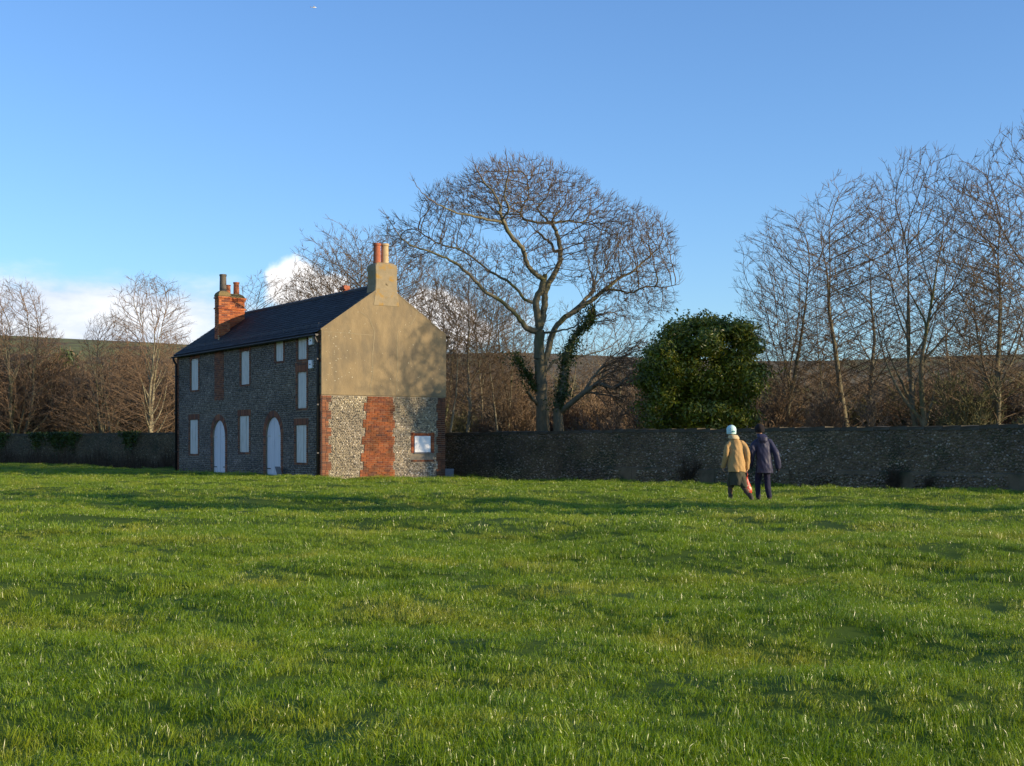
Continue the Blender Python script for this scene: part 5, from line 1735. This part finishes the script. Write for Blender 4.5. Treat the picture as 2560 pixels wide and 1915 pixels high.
def head(m, c, yaw, tilt=0):
    """skull, jaw, nose, ears, lips; faces direction yaw (0 = +Y)"""
    c = Vector(c); fx = Vector((-math.sin(yaw), math.cos(yaw), 0)); rx = Vector((math.cos(yaw), math.sin(yaw), 0)); up = Vector((0, 0, 1))
    ball(m, c + up * .02, .075, .092, .10)
    jaw = c + fx * .035 - up * .06; limb(m, [c - up * .02, jaw, jaw + fx * .02 - up * .02], [.065, .05, .03], 10)
    limb(m, [c + fx * .085 + up * .005, c + fx * .112 - up * .028], [.009, .014], 8)
    limb(m, [c + fx * .088 - up * .055 - rx * .018, c + fx * .092 - up * .055 + rx * .018], [.007, .007], 6)
    for s in (-1, 1):
        e = c + rx * s * .078 - fx * .005
        limb(m, [e + up * .025, e + rx * s * .008, e - up * .03], [.010, .013, .009], 6)
    return fx, rx


def person_woman(x, y):
    P = empty('person', (x, y, gz(x, y) + .005))
    tag(P, 'person walking away in tan coat, olive skirt and pale aqua knitted hat', 'person', 'walkers on the grass')
    # body: continuous skin from head to feet
    b = MB()
    fx, rx = head(b, (-.095, .10, 1.545), R(14))
    limb(b, [(-.08, .06, 1.45), (-.05, .05, 1.36)], [.05, .055])
    b.add(*loft([(0, 0, .80, .155, .115), (0, .01, .92, .165, .125), (0, .02, 1.06, .145, .11), (-.01, .04, 1.22, .14, .10), (-.02, .05, 1.32, .115, .075), (-.03, .05, 1.39, .065, .06)]))
    limb(b, [(-.08, 0, .86), (-.10, .13, .49), (-.125, .05, .28), (-.13, -.02, .09)], [.085, .058, .05, .034])
    limb(b, [(.08, 0, .86), (.09, -.02, .50), (.17, -.17, .31), (.265, -.30, .15)], [.085, .058, .052, .034])
    for s, el, wr in ((-1, (-.23, -.01, 1.07), (-.270, .09, .83)), (1, (.225, -.02, 1.06), (.233, .09, .80))):
        limb(b, [(s * .125, .045, 1.30), el, wr], [.034, .034, .026])
        hand(b, wr, (0, .12 if s < 0 else .05, -1), -s, .5 if s < 0 else 1.0)
    body = fuse(b, 'body', M['stocking'], P, .007, 3)
    body.data.materials.append(M['skin'])
    zc = np.array([p.center.z for p in body.data.polygons]); xc = np.array([p.center.x for p in body.data.polygons])
    skin = (zc > 1.39) | ((np.abs(xc) > .19) & (zc > .5))
    body.data.polygons.foreach_set('material_index', skin.astype(np.int32))
    for s in (-1, 1):
        e = MB(); c = Vector((-.095, .10, 1.545)) + fx * .085 + rx * s * .032 + Vector((0, 0, .012)); ball(e, c, .012, .012, .010, 8); e.build('eye', M['eye'], P, smooth=True)
    # coat
    c = MB()
    c.add(*loft([(.005, -.01, .695, .198, .158), (.0, -.01, .78, .190, .154), (0, 0, .95, .170, .142), (0, .02, 1.10, .160, .135), (-.005, .03, 1.24, .155, .125), (-.015, .045, 1.33, .135, .105), (-.03, .055, 1.395, .095, .085), (-.05, .06, 1.44, .075, .075)], 24))
    for s, el, wr in ((-1, (-.235, -.015, 1.07), (-.272, .085, .80)), (1, (.23, -.025, 1.06), (.235, .085, .77))):
        limb(c, [(s * .105, .045, 1.325), (s * .175, .02, 1.24), el, wr], [.066, .066, .060, .050], 14)
    coat = fuse(c, 'coat', M['tan'], P, .009, 5, .026, 3)
    k = MB(); k.add(*loft([(-.04, .05, 1.40, .112, .10), (-.05, .058, 1.43, .118, .105), (-.06, .065, 1.475, .10, .095), (-.065, .07, 1.49, .082, .08)], 20)); fuse(k, 'collar', M['fleece'], coat, .008, 2, .008, 7)
    sm = MB(); sm.box(-.008, .008, -.192, -.182, .70, .95); 
    for s in (-1, 1):
        f = MB(); wr = (-.272, .085, .80) if s < 0 else (.235, .085, .77)
        f.add(*loft([(wr[0], wr[1] + .006, wr[2] - .02, .052, .052), (wr[0], wr[1], wr[2] + .035, .056, .056)], 14)); fuse(f, 'cuff', M['tan'], coat, .007, 2)
    # skirt with a swinging hem
    k = MB(); k.add(*loft([(.03, -.02, .41, .165, .175), (.03, -.02, .47, .168, .172), (.015, -.01, .58, .172, .16), (0, 0, .74, .175, .145), (0, 0, .90, .16, .125)], 24))
    limb(k, [(.09, -.02, .62), (.12, -.10, .47), (.15, -.15, .40)], [.11, .10, .08]); limb(k, [(-.08, .02, .62), (-.10, .08, .46), (-.105, .08, .39)], [.10, .09, .075])
    fuse(k, 'skirt', M['olive'], P, .009, 4, .022, 5)
    # boots
    for pts in ([(-.13, -.02, .20), (-.13, -.025, .06), (-.15, .06, .035), (-.17, .15, .03)], [(.24, -.26, .22), (.275, -.31, .12), (.25, -.24, .045), (.225, -.17, .03)]):
        k = MB(); limb(k, pts, [.05, .046, .042, .034], 12); fuse(k, 'boot', M['boot'], P, .007, 2)
    # hat with darker band patch
    h = MB(); ball(h, (-.095, .085, 1.60), .108, .118, .105, 18); h.add(*loft([(-.095, .085, 1.505, .098, .108), (-.095, .085, 1.56, .108, .118)], 18))
    hat = fuse(h, 'hat', M['aqua'], P, .007, 3, .006, 2)
    q = MB(); limb(q, [(-.11, -.034, 1.555), (-.07, -.033, 1.56), (-.035, -.018, 1.565)], [.012, .016, .012], 8); fuse(q, 'hat_patch', M['teal'], hat, .006, 1)
    return P


def person_man(x, y):
    P = empty('person', (x, y, gz(x, y) + .005))
    tag(P, 'person walking away in navy hooded coat, dark trousers and black woolly hat', 'person', 'walkers on the grass')
    b = MB()
    fx, rx = head(b, (-.06, .07, 1.555), R(32))
    limb(b, [(-.05, .05, 1.46), (-.02, .04, 1.37)], [.055, .06])
    b.add(*loft([(.02, 0, .80, .155, .115), (.02, .01, .95, .16, .12), (.01, .02, 1.1, .155, .12), (0, .03, 1.24, .15, .11), (-.005, .04, 1.34, .125, .08), (-.02, .04, 1.41, .07, .065)]))
    limb(b, [(-.06, 0, .84), (-.085, .10, .48), (-.085, .08, .08)], [.08, .055, .036]); limb(b, [(.09, 0, .84), (.095, .0, .48), (.115, -.14, .09)], [.08, .055, .036])
    for s, el, wr in ((-1, (-.222, .0, 1.07), (-.233, .10, .84)), (1, (.282, -.06, 1.02), (.322, -.02, .77))):
        limb(b, [(s * .135, .04, 1.31), el, wr], [.036, .036, .028]); hand(b, wr, (.12 if s > 0 else 0, .1, -1), -s, .6)
    body = fuse(b, 'body', M['navy_dark'], P, .007, 3)
    body.data.materials.append(M['skin']); body.data.materials.append(M['glove'])
    zc = np.array([p.center.z for p in body.data.polygons]); xc = np.array([p.center.x for p in body.data.polygons])
    mi = np.where(zc > 1.41, 1, np.where((np.abs(xc) > .19) & (zc > .5), 2, 0)); body.data.polygons.foreach_set('material_index', mi.astype(np.int32))
    for s in (-1, 1):
        e = MB(); c = Vector((-.06, .07, 1.555)) + fx * .085 + rx * s * .032 + Vector((0, 0, .012)); ball(e, c, .012, .012, .010, 8); e.build('eye', M['eye'], P, smooth=True)
    c = MB()
    c.add(*loft([(.035, -.02, .645, .170, .145), (.035, -.02, .76, .168, .145), (.03, -.01, .95, .165, .14), (.015, .01, 1.12, .165, .135), (.005, .025, 1.25, .165, .128), (-.005, .035, 1.34, .145, .11), (-.015, .045, 1.41, .095, .085), (-.03, .05, 1.45, .075, .075)], 24))
    for s, el, wr in ((-1, (-.225, .0, 1.07), (-.235, .095, .82)), (1, (.285, -.06, 1.02), (.325, -.025, .76))):
        limb(c, [(s * .115, .04, 1.335), (s * .185, .01, 1.25), el, wr], [.070, .070, .064, .050], 14)
    coat = fuse(c, 'coat', M['navy'], P, .009, 5, .030, 13)
    h = MB(); h.add(*loft([(-.01, -.075, 1.27, .05, .03), (-.005, -.085, 1.34, .10, .055), (-.015, -.06, 1.42, .115, .085), (-.03, .0, 1.47, .10, .095), (-.04, .02, 1.495, .085, .085)], 20)); fuse(h, 'hood', M['navy'], coat, .008, 3, .014, 4)
    for s in (-1, 1):
        f = MB(); wr = (-.235, .095, .82) if s < 0 else (.325, -.025, .76)
        f.add(*loft([(wr[0], wr[1], wr[2] - .015, .053, .053), (wr[0] - .002 * s, wr[1], wr[2] + .03, .058, .058)], 14)); fuse(f, 'cuff', M['navy'], coat, .007, 2)
    k = MB(); k.add(*loft([(.02, 0, .74, .15, .12), (.02, 0, .95, .15, .115)], 20))
    limb(k, [(-.055, 0, .80), (-.085, .10, .48), (-.085, .09, .12)], [.088, .066, .058], 14); limb(k, [(.09, 0, .80), (.095, .0, .48), (.115, -.13, .13)], [.088, .066, .058], 14)
    fuse(k, 'trousers', M['navy_dark'], P, .009, 4, .014, 9)
    for pts in ([(-.085, .06, .09), (-.085, .04, .05), (-.10, .14, .04), (-.115, .24, .035)], [(.115, -.16, .10), (.118, -.18, .07), (.10, -.09, .045), (.085, 0, .035)]):
        k = MB(); limb(k, pts, [.045, .045, .045, .036], 12); sh = fuse(k, 'shoe', M['boot'], P, .007, 2)
        q = MB(); limb(q, [(p[0], p[1], .014) for p in pts[1:]], [.040, .042, .034], 10); fuse(q, 'sole', M['sole'], sh, .007, 1)
    h = MB(); ball(h, (-.06, .055, 1.605), .110, .120, .102, 18); h.add(*loft([(-.06, .055, 1.525, .098, .110), (-.06, .055, 1.57, .108, .118)], 18))
    hat = fuse(h, 'hat', M['knit_black'], P, .007, 2, .014, 2)
    return P


wx, wy = PX(1591, 29.7), 29.7
person_woman(wx, wy)
person_man(PX(1648, 30.0), 30.0)


def carrier_bag(x, y):
    z0 = gz(x, y)
    m = MB()
    n = 18; vs_ = []
    rows_ = [(.235, .055, .05), (.25, .085, .06), (.33, .095, .06), (.43, .075, .045), (.52, .040, .028), (.60, .018, .014)]
    for (z, rx, ry) in rows_:
        for k in range(n):
            a = 2 * math.pi * k / n; w = 1 + .10 * math.sin(5 * a + z * 20) + rnd.uniform(-.05, .05)
            vs_.append((rx * w * math.cos(a) + .02 * math.sin(z * 9), ry * w * math.sin(a), z))
    fs = [(i * n + k, i * n + (k + 1) % n, i * n + n + (k + 1) % n, i * n + n + k) for i in range(len(rows_) - 1) for k in range(n)]
    fs += [tuple(range(n))[::-1], tuple(range(n * (len(rows_) - 1), n * len(rows_)))]
    m.add(vs_, fs)
    e = empty('carrier_bag', (x, y, z0)); tag(e, 'red and cream patterned plastic carrier bag held by the person in tan', 'bag')
    m.build('bag_body', M['bag'], e, smooth=True)
    q = MB(); q.tube([(.0, -.012, .585), (.0, -.02, .64), (.0, 0, .675), (0, .02, .64), (0, .012, .585)], .008, 6); q.build('handle', M['bag'], e, smooth=True)


carrier_bag(wx + .252, wy + .10)


# ------------------------------------------------------------------ aeroplane, far off in the sky
def aeroplane():
    D = 2100.0
    e = empty('aeroplane', (PX(677, D), D, EYE + (966 - 16) / 3000 * D), R(8)); e.rotation_euler = (0, R(-4), R(8))
    tag(e, 'tiny white light aeroplane high in the blue sky', 'aeroplane')
    wm = surf('white_aircraft_paint', (.85, .85, .85), (.9, .9, .9), 2, .3)
    m = MB(); m.tube([(4.2, 0, 0), (3.6, 0, .05), (2.0, 0, .2), (0, 0, .2), (-3.0, 0, .3), (-4.4, 0, .45)], [.25, .6, .85, .85, .4, .18], 12); m.build('fuselage', wm, e, smooth=True)
    for s in (-1, 1):
        m = MB(); m.prism([(1.6, 0), (1.3, s * 5.6), (.2, s * 5.6), (-.2, 0)], 'z', .75, .95); m.build('wing', wm, e)
        m = MB(); m.prism([(-3.4, 0), (-3.7, s * 1.8), (-4.4, s * 1.8), (-4.5, 0)], 'z', .42, .5); m.build('tailplane', wm, e)
    m = MB(); m.prism([(-3.2, .4), (-4.1, 2.0), (-4.7, 2.0), (-4.6, .4)], 'y', -.06, .06); m.build('fin', M['slab'], e)


aeroplane()
